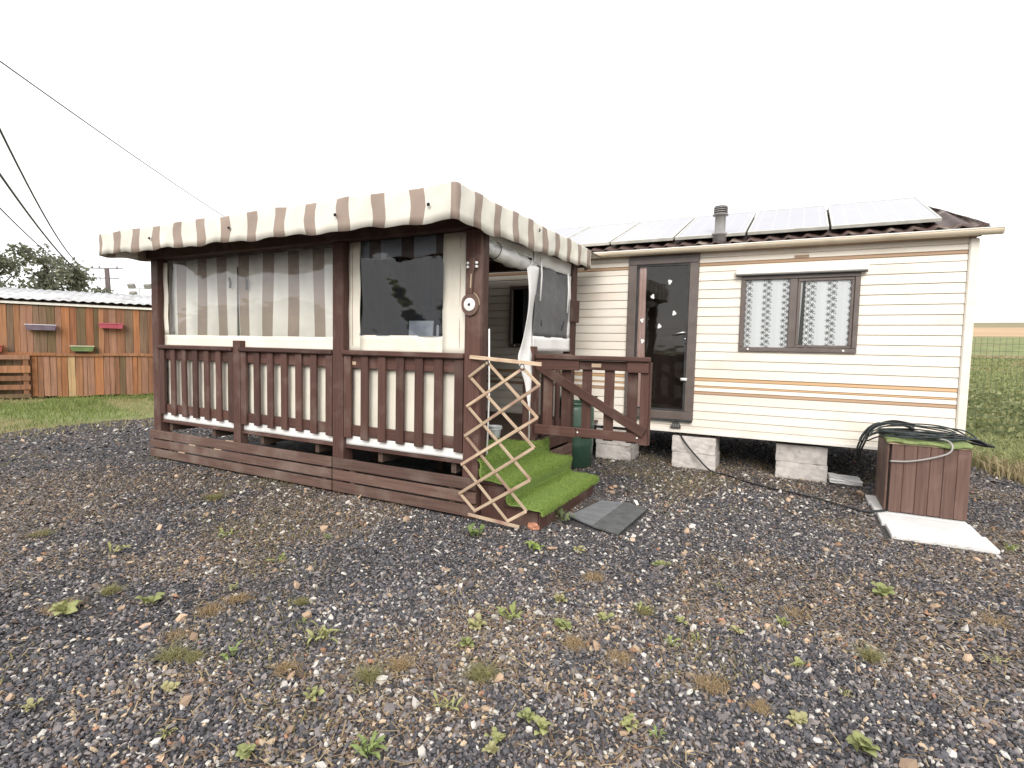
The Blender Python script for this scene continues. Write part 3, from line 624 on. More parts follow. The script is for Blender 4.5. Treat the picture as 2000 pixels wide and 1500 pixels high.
P = np.array([turf_pt(a, b_) for a, b_ in zip(u, v)]); Q = np.array([turf_pt(a, min(1, b_+.004)) for a, b_ in zip(u, v)])
tg = Q-P+1e-9; tg /= np.linalg.norm(tg, axis=1)[:, None]; nrm = np.stack([-tg[:, 2], np.zeros(nb), tg[:, 0]], 1); nrm[nrm[:, 2] < -.05] *= -1
dr_ = nrm+rng.normal(0, .45, (nb, 3)); dr_ /= np.linalg.norm(dr_, axis=1)[:, None]
sd_ = np.cross(dr_, rng.normal(0, 1, (nb, 3))); sd_ /= np.linalg.norm(sd_, axis=1)[:, None]
hgt = (.014+.012*rng.random(nb))[:, None]; wd_ = .0022
V = np.empty((nb*3, 3)); V[0::3] = P-sd_*wd_; V[1::3] = P+sd_*wd_; V[2::3] = P+dr_*hgt
cc = np.array([.235, .335, .085])*(0.7+.6*rng.random((nb, 1)))+np.array([.05, .04, .01])*rng.random((nb, 1))
colored_mesh('pile', V, np.arange(nb*3).reshape(-1, 3), np.repeat(cc, 3, 0), 'leaf', tf); tag(bpy.data.objects['pile'], None, None, None, 'stuff')

# ------------------------------------------------------------------ striped canopy
CX0, CX1, CY0, CY1, CZ = -6.79, -2.15, 3.20, 5.95, 2.535
path = []      # (x, y, outward normal, stripe coordinate)
def seg(a, b_, n, nrm, s0):
    for k in range(n): 
        t_ = k/n; path.append((a[0]+(b_[0]-a[0])*t_, a[1]+(b_[1]-a[1])*t_, nrm, s0))
for k in range(60): path.append((CX0, CY1-(CY1-CY0-.03)*k/60, (-1, 0), CY1-(CY1-CY0)*k/60))
for k in range(240): path.append((CX0+.02+(CX1-CX0-.04)*k/240, CY0, (0, -1), CX0+.02+(CX1-CX0-.04)*k/240))
for k in range(6):
    t_ = (k+.5)/6*math.pi/2; path.append((CX1-.03+.03*math.sin(t_), CY0+.03-.03*math.cos(t_), (math.sin(t_), -math.cos(t_)), CX1+.01*k))
for k in range(141): path.append((CX1, CY0+.03+(CY1-CY0-.03)*k/140, (1, 0), CX1+.07+(CY1-CY0)*k/140*1.18))
for k in range(8):   # rounded tail at the home end of the side valance
    t_ = (k+1)/8*math.pi/2; path.append((CX1-.10*(1-math.cos(t_)), CY1+.10*math.sin(t_), (math.cos(t_), math.sin(t_)), CX1+3.35+.12*k/8))
V, F, S = [], [], []; rows_ = [0, .03, .25, .5, .75, 1.0]; np_ = len(path); run = 0
for j, t_ in enumerate([-1]+rows_):
    run = 0
    for i, (x, y, n, s) in enumerate(path):
        if i: run += math.hypot(x-path[i-1][0], y-path[i-1][1])
        side = n[0] > .5; d = (y-CY0)/(CY1-CY0) if side else 0
        drop = .222+.009*math.sin(run*17.0)+.008*math.sin(run*7.3+1)-(.05*d*d if side else 0)+(.035*max(0, (x-CX0)/(CX1-CX0)) if n[1] < -.5 else (.035 if side else 0))
        if n[1] < -.5: drop -= .012*max(0, (x-CX0)/(CX1-CX0)-.85)*0
        fold = (.014*math.sin(run*17.0)+.010*math.sin(run*9.1+2)+.005*math.sin(run*41))
        if t_ == -1: V.append((x-n[0]*.05, y-n[1]*.05, CZ+.004)); S.append(s); continue
        o_ = fold*t_*.5+(.002*math.sin(t_*math.pi))+.003*math.sin(run*23+t_*7); zz = CZ-drop*t_+(.006*math.sin(run*6.1)+.003*math.sin(run*14))*(1-t_)
        V.append((x+n[0]*o_, y+n[1]*o_, zz)); S.append(s+.012*math.sin(t_*5+run*3))
nr = len(rows_)+1
F = [(j*np_+i, j*np_+i+1, (j+1)*np_+i+1, (j+1)*np_+i) for j in range(nr-1) for i in range(np_-1)]
can = mesh_obj('striped_canopy', V, F, 'awning', None, None, True, {'stripe': S}); tag(can, 'cream and brown striped canvas canopy with a wavy valance over the terrace', 'canopy')
md = can.modifiers.new('s', 'SOLIDIFY'); md.thickness = .003
sheet('roof_cloth', lambda u, v: (CX0+.03+(CX1-CX0-.06)*u, CY0+.03+(6.50-CY0)*v, CZ+.002+.012*math.sin(u*50)*math.sin(v*3.14)), 80, 20, 'awning', can, {'stripe': lambda u, v: CX0+(CX1-CX0)*u}, .003)  # unseen top, carried back to the gutter to shut daylight out of the terrace
for x, z_ in ((-5.79, 2.415), (-4.555, 2.417), (-3.261, 2.411), (-2.362, 2.40)):
    lathe('eyelet', [(.012, 0), (.014, .004), (.010, .008), (.006, .016)], (x, CY0-.022, z_), 'black_strap', can, 12, 'y')
tube('eyelet', [(CX1+.018, 4.54, 2.485), (CX1+.030, 4.535, 2.475), (CX1+.018, 4.54, 2.46)], .006, 'black_strap', can)

# ------------------------------------------------------------------ clear and cream side panels of the terrace
PY = YA+.072
def panel(x0, x1, z0, z1, y, mat, parent, name='tarp_frame'):
    ww = x1-x0
    return sheet(name, lambda u, v: (x0+ww*u, y+.006*math.sin((x0+ww*u)*9+z0)+.004*math.sin((z0+(z1-z0)*v)*14), z0+(z1-z0)*v), max(4, int(ww*14)), max(4, int((z1-z0)*14)), mat, parent, None, .002)
pa = thing('side_panel', 'wide clear vinyl side panel with cream hem between terrace posts, striped curtain behind', 'side panel', (-5.2, PY, .5))
panel(XL+.135, -3.83, 1.33, 1.466, PY, 'cream_tarp', pa); panel(XL+.135, XL+.215, 1.466, 2.30, PY, 'cream_tarp', pa)
panel(XL+.135, -3.83, .50, 1.386, PY+.008, 'cream_tarp', pa, 'lower_tarp')
sheet('clear_window', lambda u, v: (XL+.21+(2.68)*u, PY+.004-.045*math.sin(v*3.14)*math.sin(u*3.14)**.5+.010*math.sin(u*5+v*2.2)*math.sin(v*3.14)+.006*math.sin(v*9+u*7)*v+.004*math.sin(u*23+v*9)*v, 1.466+.86*v), 60, 24, 'vinyl', pa)
panel(XL+.135, -5.262, .472, .558, YA+.040, 'white_tarp', pa, 'hem'); panel(-5.138, -3.83, .472, .558, YA+.040, 'white_tarp', pa, 'hem')
pb = thing('side_panel', 'cream framed side panel with one dark clear window between middle and corner post', 'side panel', (-3.05, PY, .5))
panel(-3.685, -3.555, 1.33, 2.33, PY, 'cream_tarp', pb); panel(-2.64, -2.38, 1.33, 2.33, PY, 'cream_tarp', pb); panel(-3.555, -2.64, 1.33, 1.488, PY, 'cream_tarp', pb)
panel(-3.685, -2.38, .50, 1.387, PY+.008, 'cream_tarp', pb, 'lower_tarp')
panel(-3.685, -2.38, .472, .558, YA+.040, 'white_tarp', pb, 'hem')
for x in (-3.64, -2.465): tube('seam', [(x, PY-.008, 1.39), (x, PY-.007, 2.3)], .0018, 'brown_stripe', pb, 6)
sheet('clear_window', lambda u, v: (-3.562+.93*u, PY+.004+.014*math.sin(u*4+v*3)*math.sin(v*3.14)+.006*math.sin(u*13+v*7), 1.48+.86*v), 40, 24, 'vinyl_dark', pb)
# striped curtain behind the first panel, in two halves with a zip, and the short striped valances inside
sc = thing('striped_curtain', 'beige and brown striped curtain hanging behind the wide clear panel', 'curtain', (-5.2, 3.95, .5))
for a, b_ in ((-6.56, -5.345), (-5.335, -3.70)):
    ww = b_-a
    sheet('curtain_half', lambda u, v, a=a, ww=ww: (a+ww*u+.015*math.sin(v*5+u*8), 3.84+.016*math.sin((a+ww*u)*17+.7*v), .52+1.80*v), int(ww*70), 10, 'inner_stripe', sc, {'stripe': lambda u, v, a=a, ww=ww: a+ww*u}, .002)
tube('zip', [(-5.34, 3.815, .55), (-5.35, 3.82, 1.5), (-5.338, 3.815, 2.2)], .007, 'black_strap', sc)
for x, z0, z1 in ((-5.47, 1.98, 2.09), (-5.20, 1.95, 2.09)): tube('strap', [(x, 3.812, z1), (x+.02, 3.81, (z0+z1)/2), (x+.01, 3.812, z0)], .012, 'black_strap', sc)
iv = sheet('inner_valance', lambda u, v: (-3.68+1.3*u, 3.80+.008*math.sin(u*22), 2.17+.17*v+.012*math.sin(u*20)*(1-v)), 60, 4, 'inner_stripe', None, {'stripe': lambda u, v: -3.68+1.3*u}, .002)
tag(iv, 'short striped valance hanging inside behind the dark clear window', 'valance')
pc_ = thing('side_panel', 'unseen cream tarpaulin added to keep light out at the terrace end towards the plank shed', 'side panel', (XL+.07, 4.9, .5))  # end panel out of view, added so the terrace inside gets darker
sheet('tarp_frame', lambda u, v: (XL+.075+.006*math.sin(u*20), YA+.14+2.85*u, .50+1.83*v), 30, 16, 'cream_tarp', pc_, None, .002)
nc = sheet('navy_curtain', lambda u, v: (-4.75+1.80*u, 4.50+.03*math.sin(u*40+.5*math.sin(v*3)), 1.02+1.28*v), 90, 6, 'navy_cloth', None, None, .002); tag(nc, 'dark navy curtain hanging inside the terrace behind the dark window', 'curtain')
gc = thing('garden_chair', 'high-backed garden chair with white cover inside the terrace behind the dark window', 'chair', (-3.14, 4.15, .495))
sheet('white_cover', lambda u, v: (-3.275+.27*u+.012*(v-.5)*(u-.5), 4.10+.03*v+.006*math.sin(u*14), 1.05+.585*v), 14, 8, 'white_cloth', gc, None, .012)
box('seat', -3.33, -2.95, 4.16, 4.58, .90, .94, 'white_plastic', gc, .01)
for x in (-3.31, -2.99):
    box('leg', x, x+.03, 4.17, 4.20, .497, .90, 'white_plastic', gc, .006); box('leg', x, x+.03, 4.53, 4.56, .497, .90, 'white_plastic', gc, .006); box('back_stile', x+.02, x+.04, 4.135, 4.155, .941, 1.60, 'white_plastic', gc, .004)
# open side: rolled-up flap, white side panel with mesh window, ties
rl = thing('rolled_flap', 'rolled-up white tarpaulin flap tied above the terrace gateway', 'tarpaulin', (XB-.06, 4.2, 2.2))
rp = [Vector((XB-.055+.004*math.sin(k*1.3), YA+.10+(4.72-YA-.10)*k/14, 2.215-.012*math.sin(k/14*3.14)-.03*k/14)) for k in range(15)]
tube('roll', rp, [.050+.006*math.sin(k*1.9)+.026*(1-abs(2*k/14-1)) for k in range(15)], 'silver_tarp', rl, 14)
sheet('flap_top', lambda u, v: (XB-.045+.01*math.sin(u*9), YA+.10+.95*u, 2.25+.095*v), 16, 4, 'white_tarp', rl, None, .002)
for y in (YA+.16, YA+.18, YA+.20): tube('tie', [(XB-.055+.062*math.cos(t_), y+.01*math.sin(t_), 2.212+.062*math.sin(t_)) for t_ in np.linspace(0, 6.28, 15)], .003, 'white_plastic', rl, 6)
for y in (3.98, 4.58): tube('tie', [(XB-.055+.073*math.cos(t_), y+.02*math.sin(t_), 2.205+.073*math.sin(t_)) for t_ in np.linspace(0, 6.28, 17)], .004, 'white_plastic' if y > 4 else 'black_strap', rl, 6)
wp = thing('mesh_curtain', 'white tarpaulin side panel with grey mesh window beside the gateway', 'curtain', (XB-.03, 5.1, 1.4))
XP = XB-.022
def sp(name, y0, y1, z0, z1, mat, amp=.006): 
    return sheet(name, lambda u, v: (XP+amp*math.sin((y0+(y1-y0)*u)*13+z0*3)+amp*.7*math.sin((z0+(z1-z0)*v)*11), y0+(y1-y0)*u, z0+(z1-z0)*v), max(4, int((y1-y0)*26)), max(4, int((z1-z0)*20)), mat, wp, None, .002)
sp('tarp_frame', 4.70, 5.655, 2.20, 2.36, 'white_tarp'); sp('tarp_frame', 4.70, 5.655, 1.375, 1.52, 'white_tarp'); sp('tarp_frame', 5.555, 5.655, 1.52, 2.20, 'white_tarp')
sp('mesh_window', 4.72, 5.56, 1.515, 2.205, 'mesh_screen', .012)
# wavy loose strip down the gateway edge
def strip(u, v):
    z_ = 2.17-1.66*v; c = 4.62+.05*math.sin(v*7+.3)*v-.06*math.exp(-((v-.53)/.07)**2); hw = .11 if v < .5 else .11-.08*min(1, (v-.5)*6)
    return (XP+.012+.03*math.sin(v*9+u*2), c+(u-.5)*2*hw, z_)
sheet('loose_strip', strip, 5, 44, 'white_tarp', wp, None, .002)
for y, z1, z0 in ((4.79, 2.27, 1.86), (5.49, 2.21, 1.79)):
    tube('tie_strap', [(XP+.028, y, z1), (XP+.035, y+.012, (z0+z1)/2+.04), (XP+.028, y+.006, z0)], .009, 'white_plastic', wp, 6)
tube('tie_strap', [(XB+.012, YA+.125, 1.55), (XB+.018, YA+.135, 1.0), (XB+.012, YA+.128, .52)], .008, 'white_plastic', wp, 6)
tube('tear', [(XP+.02, 5.44, 1.70), (XP+.022, 5.36, 1.60)], .006, 'black_strap', wp, 5); tube('tear', [(XP+.02, 4.85, 1.68), (XP+.02, 4.853, 1.62)], .005, 'black_strap', wp, 5)

# ------------------------------------------------------------------ guitar-shaped ornament on the corner post
gu = thing('guitar_ornament', 'small wooden guitar-shaped ornament with white dial on the corner post', 'ornament', (-2.31, YA-.01, 1.62))
GZ = 1.735
bm_pts = []
for k in range(40):
    t_ = 2*math.pi*k/40; bm_pts.append((.083*math.cos(t_)*(1+.10*max(0, math.sin(t_))), .092*math.sin(t_)))
V = [(a, 0, b_) for a, b_ in bm_pts]+[(a*.94, -.022, b_*.94) for a, b_ in bm_pts]; n = 40
bd = mesh_obj('body', V, [tuple(range(n)), tuple(range(n, 2*n))[::-1]]+[(i, (i+1) % n, n+(i+1) % n, n+i) for i in range(n)], 'locker_z', gu, Matrix.Translation((-2.315, YA-.001, GZ)))
dl = lathe('dial', [(.052, 0), (.052, .006), (.046, .009), (0.0, .009)], (-2.315, YA-.023, GZ), 'white_plastic', bd, 28, 'y')
lathe('dial_hub', [(.012, 0), (.010, .004), (0, .004)], (-2.315, YA-.033, GZ), 'black_strap', bd, 14, 'y')
tube('edge_trim', [(-2.315+.088*math.cos(t_), YA-.02, GZ+.098*math.sin(t_)) for t_ in np.linspace(-.1, 1.2, 9)], .004, 'lath_z', gu, 6)
bar('neck', (-2.312, YA-.018, GZ+.085), (-2.300, YA-.018, GZ+.27), .034, .02, 'skirt_x', gu)
hs_ = bar('head', (-2.300, YA-.018, GZ+.262), (-2.296, YA-.018, GZ+.365), .046, .022, 'skirt_x', gu)
for dx in (-.04, .04):
    for dz in (.295, .325): lathe('peg', [(.0, .0), (.012, .002), (.012, .016), (0, .018)], (-2.298+dx, YA-.012, GZ+dz), 'white_plastic', gu, 12, 'y')
bar('scale_strip', (-2.306, YA-.0292, GZ+.13), (-2.301, YA-.0292, GZ+.24), .012, .002, 'lath_x', gu)

# ------------------------------------------------------------------ expanding trellis leaning at the corner
tr = thing('wooden_trellis', 'pale wooden expanding lattice trellis leaning against the terrace corner', 'trellis', (-2.05, 3.62, 0))
TN = Vector((-.10, -1, .045)).normalized(); TE = Vector((1, -.1, 0)).normalized(); TZ = TE.cross(TN); TZ = TZ if TZ.z > 0 else -TZ
def on_trellis(s_, h_, off=0):
    """point in the trellis' own leaning plane: s along the ground, h up the slope"""
    return Vector((-2.3, 3.615, .03))+TE*s_+TZ*h_+TN*off, TN
fwd = [((-0.008, 1.131), (0.172, 1.254)), ((-0.018, 0.896), (0.498, 1.22)), ((-0.027, 0.658), (0.647, 1.103)), ((-0.048, 0.425), (0.64, 0.864)), ((-0.058, 0.188), (0.623, 0.641)), ((0.1, 0.074), (0.604, 0.4)), ((0.417, 0.054), (0.584, 0.164))]
bck = [((0.174, 1.245), (0.64, 0.859)), ((-0.001, 1.131), (0.623, 0.639)), ((-0.009, 0.894), (0.604, 0.398)), ((-0.023, 0.657), (0.583, 0.16)), ((-0.037, 0.424), (0.42, 0.053)), ((-0.052, 0.189), (0.106, 0.075)), ((0.498, 1.216), (0.644, 1.1))]
for a, b_ in fwd:
    p, n_ = on_trellis(*a, .012); q, _ = on_trellis(*b_, .012); bar('lath', p, q, .024, .010, 'lath_x', tr, n_)
for a, b_ in bck:
    p, n_ = on_trellis(*a, 0); q, _ = on_trellis(*b_, 0); bar('lath', p, q, .024, .010, 'lath_x', tr, n_)
p, n_ = on_trellis(-0.01, 1.293, .005); q, _ = on_trellis(0.651, 1.256, .005); bar('top_bar', p, q, .030, .016, 'lath_x', tr, n_)
p, _ = on_trellis(0.042, 0.039, .005); q, _ = on_trellis(0.525, 0.033, .005); bar('bottom_bar', p, q, .026, .014, 'lath_x', tr, n_)
for c in ((0.167, 1.251), (0.492, 1.231)):
    o_, n_ = on_trellis(*c, .012); tube('hook', [o_+Vector((.018*math.cos(t_), -.006, .022*math.sin(t_))) for t_ in np.linspace(0, 6.28, 12)], .004, 'vent_dark', tr, 6)

# ------------------------------------------------------------------ things around the steps
# bucket on the deck
BK = Vector((-2.62, 4.66, .505))
bk = thing('metal_bucket', 'small zinc bucket standing on the terrace beside the turf', 'bucket', BK)
lathe('pail', [(.045, 0), (.049, .004), (.068, .115), (.070, .118), (.068, .122), (.064, .118), (.046, .01), (0, .01)], BK, 'zinc', bk)
lathe('band', [(.0625, .085), (.0655, .087), (.0665, .093), (.065, .095)], BK, 'zinc', bk)
for s in (-1, 1): box('ear', BK.x+s*.070-.004, BK.x+s*.070+.004, BK.y-.01, BK.y+.01, .600, .632, 'zinc', bk, .001)
tube('handle', [BK+Vector((-.07*math.cos(t_), .03+.03*math.sin(t_), .115-.05*math.sin(t_))) for t_ in np.linspace(0, 3.14, 12)], .002, 'vent_grey', bk, 6)
# barrel with things on it
BR = Vector((-2.34, 6.10, 0))
br = thing('green_barrel', 'green plastic water barrel behind the open gate and the steps', 'barrel', BR)
lathe('barrel_body', [(.20, 0), (.225, .02), (.232, .25), (.238, .27), (.236, .29), (.236, .48), (.243, .50), (.238, .52), (.236, .70), (.215, .745), (0, .75)], BR, 'green_plastic', br, 40)
lathe('rim', [(.213, .742), (.224, .75), (.224, .775), (.205, .775), (.205, .752)], BR, 'green_plastic', br, 40)
o = lathe('mint_tub', [(.066, 0), (.072, .06), (.082, .062), (.082, .078), (.06, .094), (0, .096)], (-2.44, 6.0, .752), 'mint_plastic', None); tag(o, 'small mint green lidded tub on the green barrel', 'tub')
o = lathe('dark_bowl', [(.04, 0), (.09, .03), (.118, .072), (.124, .074), (.116, .066), (.085, .026), (0, .012)], (-2.16, 6.05, .777), 'dark_bowl', None); tag(o, 'dark shallow bowl on the barrel rim, tipped to the gate side', 'bowl')
# mats on the gravel
SLT = [((-1.60, 4.13), (-1.515, 4.70), (-1.32, 4.74), (-1.355, 4.00)), ((-1.353, 3.985), (-1.318, 4.76), (-1.09, 4.66), (-1.12, 3.90))]
for i, q in enumerate(SLT):
    c = sum((Vector(p) for p in q), Vector((0, 0)))/4; V = [(p[0]-c.x, p[1]-c.y, 0) for p in q]+[(p[0]-c.x, p[1]-c.y, .022) for p in q]
    me = bpy.data.meshes.new('slate'); me.from_pydata(V, [], [(0, 1, 2, 3), (7, 6, 5, 4), (0, 4, 5, 1), (1, 5, 6, 2), (2, 6, 7, 3), (3, 7, 4, 0)])
    bm = bmesh.new(); bm.from_mesh(me); bmesh.ops.bevel(bm, geom=bm.edges[:], offset=.004, segments=1, affect='EDGES'); bmesh.ops.recalc_face_normals(bm, faces=bm.faces); bm.to_mesh(me); bm.free()
    o = fin('slate_tile', me, 'slate' if i == 0 else 'slate_dark', None, Matrix.Translation((c.x, c.y, .012+.002*i)) @ Euler((.0, .010*(-1)**i, 0)).to_matrix().to_4x4())
    tag(o, ['smooth grey slate tile lying on gravel, on the side facing the turf steps', 'darker grey slate tile lying on gravel, on the side away from the steps'][i], 'tile', 'slate tiles by the steps')
# terracotta shard
bm = bmesh.new(); bmesh.ops.create_icosphere(bm, subdivisions=2, radius=.05); bmesh.ops.scale(bm, vec=(1.1, .6, .8), verts=bm.verts)
for v in bm.verts: v.co += Vector([random.gauss(0, .006) for _ in range(3)])
me = bpy.data.meshes.new('shard'); bm.to_mesh(me); bm.free(); o = fin('brick_shard', me, 'terracotta', None, Matrix.Translation((-1.74, 3.74, .022))); tag(o, 'orange brick shard on the gravel at the foot of the steps', 'brick shard')

# ------------------------------------------------------------------ locker with cable coil, slabs
LX0, LX1, LY0, LY1, LZ0, LZ1 = .745, 1.325, 5.72, 6.36, .035, .635
lk = thing('wooden_locker', 'brown plank locker with turf top standing by the corner of the home', 'locker', ((LX0+LX1)/2, (LY0+LY1)/2, .03))
for k in range(6):
    a = LX0+.03+(LX1-LX0-.03)*k/6; b_ = LX0+.03+(LX1-LX0-.03)*(k+1)/6; box('front_plank', a+.0008, b_-.0008, LY0, LY0+.018, LZ0+random.uniform(0, .006), LZ1-.005, 'locker_z', lk, .004)
for k in range(5):
    a = LY0+.022+(LY1-LY0-.022)*k/5; b_ = LY0+.022+(LY1-LY0-.022)*(k+1)/5; box('side_plank', LX0, LX0+.018, a+.0015, b_-.0015, LZ0, LZ1-.003, 'locker_z', lk, .004); box('side_plank', LX1-.018, LX1, a+.0015, b_-.0015, LZ0, LZ1-.003, 'locker_z', lk, .004)
box('back_panel', LX0+.02, LX1-.02, LY1-.02, LY1-.001, LZ0, LZ1-.004, 'locker_x', lk, .003); box('inner_post', LX0+.021, LX0+.05, LY0+.022, LY0+.05, LZ0, LZ1-.02, 'chassis', lk, .003)
box('top_board', LX0+.0, LX1, LY0-.004, LY1, LZ1-.002, LZ1+.014, 'lath_x', lk, .004)
def mat_pt(u, v): return (LX0-.012+(LX1-LX0+.014)*u, LY0-.02+(LY1-LY0+.02)*v+.008*math.sin(u*23), LZ1+.027+.006*math.sin(u*15)+.005*math.sin(u*6+v*9)-(.010 if v < .01 else 0))
noise_mat('turf_old', (.14, .19, .065), (.24, .28, .12), scale=(30, 30, 30), rough=.95, bump=.5, bdist=.01)
sheet('turf_top', mat_pt, 30, 16, 'turf_old', lk, None, .018)
cb = thing('cable_coil', 'loose coil of dark green cable heaped on the brown locker', 'cable', (1.0, 6.0, .68))
def drape(x, y, lift):
    z_ = LZ1+.05+lift
    ex = max(0, LX0-.02-x, x-LX1-.02); ey = max(0, LY0-.03-y, y-LY1-.02); return max(.05, z_-1.1*ex*ex/.25-ey*.3-.15*ex)
noise_mat('cable_green', (.020, .032, .034), (.05, .068, .068), scale=(20, 20, 20), rough=.4, bump=0)
for k in range(13):
    cx, cy = 1.0+random.gauss(0, .05), 6.04+random.gauss(0, .05); ra = random.uniform(.12, .32) if k > 4 else random.uniform(.30, .38); rb = ra*random.uniform(.45, .72); th = random.gauss(0, .25); lf = random.uniform(0, .025)+(.02 if k < 4 else 0)
    pts = []
    for j in range(46):
        t_ = j/45*(2*math.pi+.6)+k; x = cx+ra*math.cos(t_)*math.cos(th)-rb*math.sin(t_)*math.sin(th); y = min(6.5, cy+ra*math.cos(t_)*math.sin(th)+rb*math.sin(t_)*math.cos(th)); pts.append((x, y, drape(x, y, lf+.012*math.sin(t_*2+k)+(.05*max(0, math.sin(t_)) if k < 4 else 0))))
    tube('cable_loop', pts, .0065, 'cable_green' if k % 3 else 'rubber', cb, 7)
for k in range(3):
    tube('cable_loop', smooth_path([(.95, 6.1-.05*k, .70+.01*k), (1.2, 6.0+.03*k, .725), (1.40, 5.93+.02*k, .70-.01*k), (1.47+.02*k, 5.92, .655), (1.38, 6.0+.02*k, .66), (1.15, 6.1, .69)]), .0085, 'rubber', cb, 7)
    tube('cable_loop', smooth_path([(1.0, 6.2, .73+.02*k), (.84, 6.3+.02*k, .755+.01*k), (.70-.015*k, 6.34, .69), (.64-.02*k, 6.36+.02*k, .55), (.61-.015*k, 6.42, .40), (.66, 6.5, .25+.03*k)]), .009, 'rubber', cb, 7)
tube('loop_end', smooth_path([(1.02, 5.85, .70), (1.15, 5.74, .70), (1.185, 5.685, .66), (1.16, 5.675, .60), (1.05, 5.685, .545), (.90, 5.69, .50), (.765, 5.70, .485)]), .0075, 'grey_cable', cb, 7)
sy = [4.985, 5.325, 5.665, 6.005, 6.33]; sl_lab = ['outermost', 'middle', 'rear', 'innermost']
for j in range(4):
    x0 = .70-.012*j+(.0 if j else .012)
    o = box('paving_slab', x0, x0+.645, sy[j]+.010, sy[j+1]-.010, -.012, .030, 'slab_white', None, .005, rot=(0, 0, .006*(-1)**j))
    tag(o, ['white paving slab in front of the brown locker, edging the gravel', 'white paving slab in front of the brown locker, second from the gravel', 'white paving slab mostly under the brown locker front', 'white paving slab under the back of the brown locker'][j], 'paving slab', 'white paving slabs')
# grey-black supply cable across the gravel
cp = [(-1.22, 6.9, .43), (-1.22, 6.74, .42), (-1.12, 6.66, .30), (-.98, 6.62, .16), (-.82, 6.58, .03), (-.62, 6.50, .016), (-.45, 6.30, .018), (-.15, 6.12, .016), (.15, 5.98, .018), (.42, 5.80, .016), (.58, 5.66, .018), (.68, 5.64, .042), (.76, 5.69, .048)]
o = tube('supply_cable', smooth_path(cp), .010, 'rubber', None, 8); tag(o, 'black cable running down a concrete pier and over gravel to the locker', 'cable')

# ------------------------------------------------------------------ plank shed with planters
sdir_ = Vector((1.29, 2.52, 0)).normalized(); snrm = Vector((sdir_.y, -sdir_.x, 0)); S0 = Vector((-15.73, 5.42, 0))
def SW(s, off, z_): p = S0+sdir_*s+snrm*off; p.z = z_; return p
SR = Matrix((sdir_, -snrm, Vector((0, 0, 1)))).transposed().to_4x4()
def sbox(name, s0, s1, o0, o1, z0, z1, mat, parent, bev=.004, jit=0):
    me = box_mesh(s1-s0, o1-o0, z1-z0, mat, bev); o = bpy.data.objects.new(name, me); W = Matrix.Translation(SW((s0+s1)/2, (o0+o1)/2, (z0+z1)/2)) @ SR
    if jit: W = W @ Euler([0, random.gauss(0, jit), 0]).to_matrix().to_4x4()
    return link(o, parent, W)
shed = thing('plank_shed', 'orange brown shed clad in mixed vertical planks with corrugated roof', 'shed', SW(0, -1.5, 0))
s = -4.0
pick = [0, 3, 2, 4, 1, 4, 0, 7, 3, 1, 7, 5, 0, 6, 6]
while s < 4.6:
    w_ = random.choice([.09, .11, .13, .15, .17]); sbox('plank', s, s+w_-.004, -.03+random.uniform(-.004, .004), 0, 1.02, 2.13+.02*(s/3), 'shed_wood_%d' % random.choice(pick), shed, .004, .003); s += w_
s = .52
pick2 = [7, 3, 4, 1, 7, 6, 5, 3, 0, 7]
while s < 4.6:
    w_ = random.choice([.08, .10, .12, .14, .17]); c = 8 if abs(s-1.17) < .06 else random.choice(pick2); sbox('plank', s, s+w_-.006, .006, .04+random.uniform(-.004, .006), .02+random.uniform(0, .03), .985, 'shed_wood_%d' % c, shed, .004, .004); s += w_
s = -4.0
while s < .5:
    w_ = .14; sbox('plank', s, s+w_-.004, -.03, 0, .02, 1.02, 'shed_wood_%d' % random.choice([3, 6, 5]), shed, .004); s += w_
for a, b_, z_ in ((-4, -.9, 1.02), (-.89, .95, 1.02), (.955, 1.83, 1.01), (1.835, 2.66, 1.025), (2.665, 4.5, 1.02)): sbox('ledge_rail', a, b_, .0405, .075, z_-.035, z_+.035, 'shed_wood_%d' % random.choice([0, 4]), shed, .004)
sbox('fascia', -4.3, 4.8, .01, .05, 2.15, 2.205, 'white_trim', shed, .004); sbox('gable_beam', -4.3, 4.8, -.05, .005, 2.16, 2.24, 'chassis', shed, .003)
sbox('back_wall', -4.0, 4.6, -3.0, -2.95, 0, 2.6, 'shed_wood_3', shed, 0)
for a in (-4.05, 4.61): sbox('end_wall', a, a+.04, -2.94, -.035, 0, 2.18, 'shed_wood_3', shed, 0)
nu = 240; us = np.linspace(-4.4, 4.9, nu); V = []
for k in range(2):
    off = .12 if k == 0 else -3.2; zz = 2.255 if k == 0 else 2.70
    for u_ in us: p = SW(u_, off, zz+.014*math.sin(u_*2*math.pi/.18)+.02*(u_/3)); V.append(p)
rf = mesh_obj('corrugated_roof', V, [(i, i+1, nu+i+1, nu+i) for i in range(nu-1)], 'sheet_grey', shed, None, True); md = rf.modifiers.new('s', 'SOLIDIFY'); md.thickness = .012; md.offset = 1
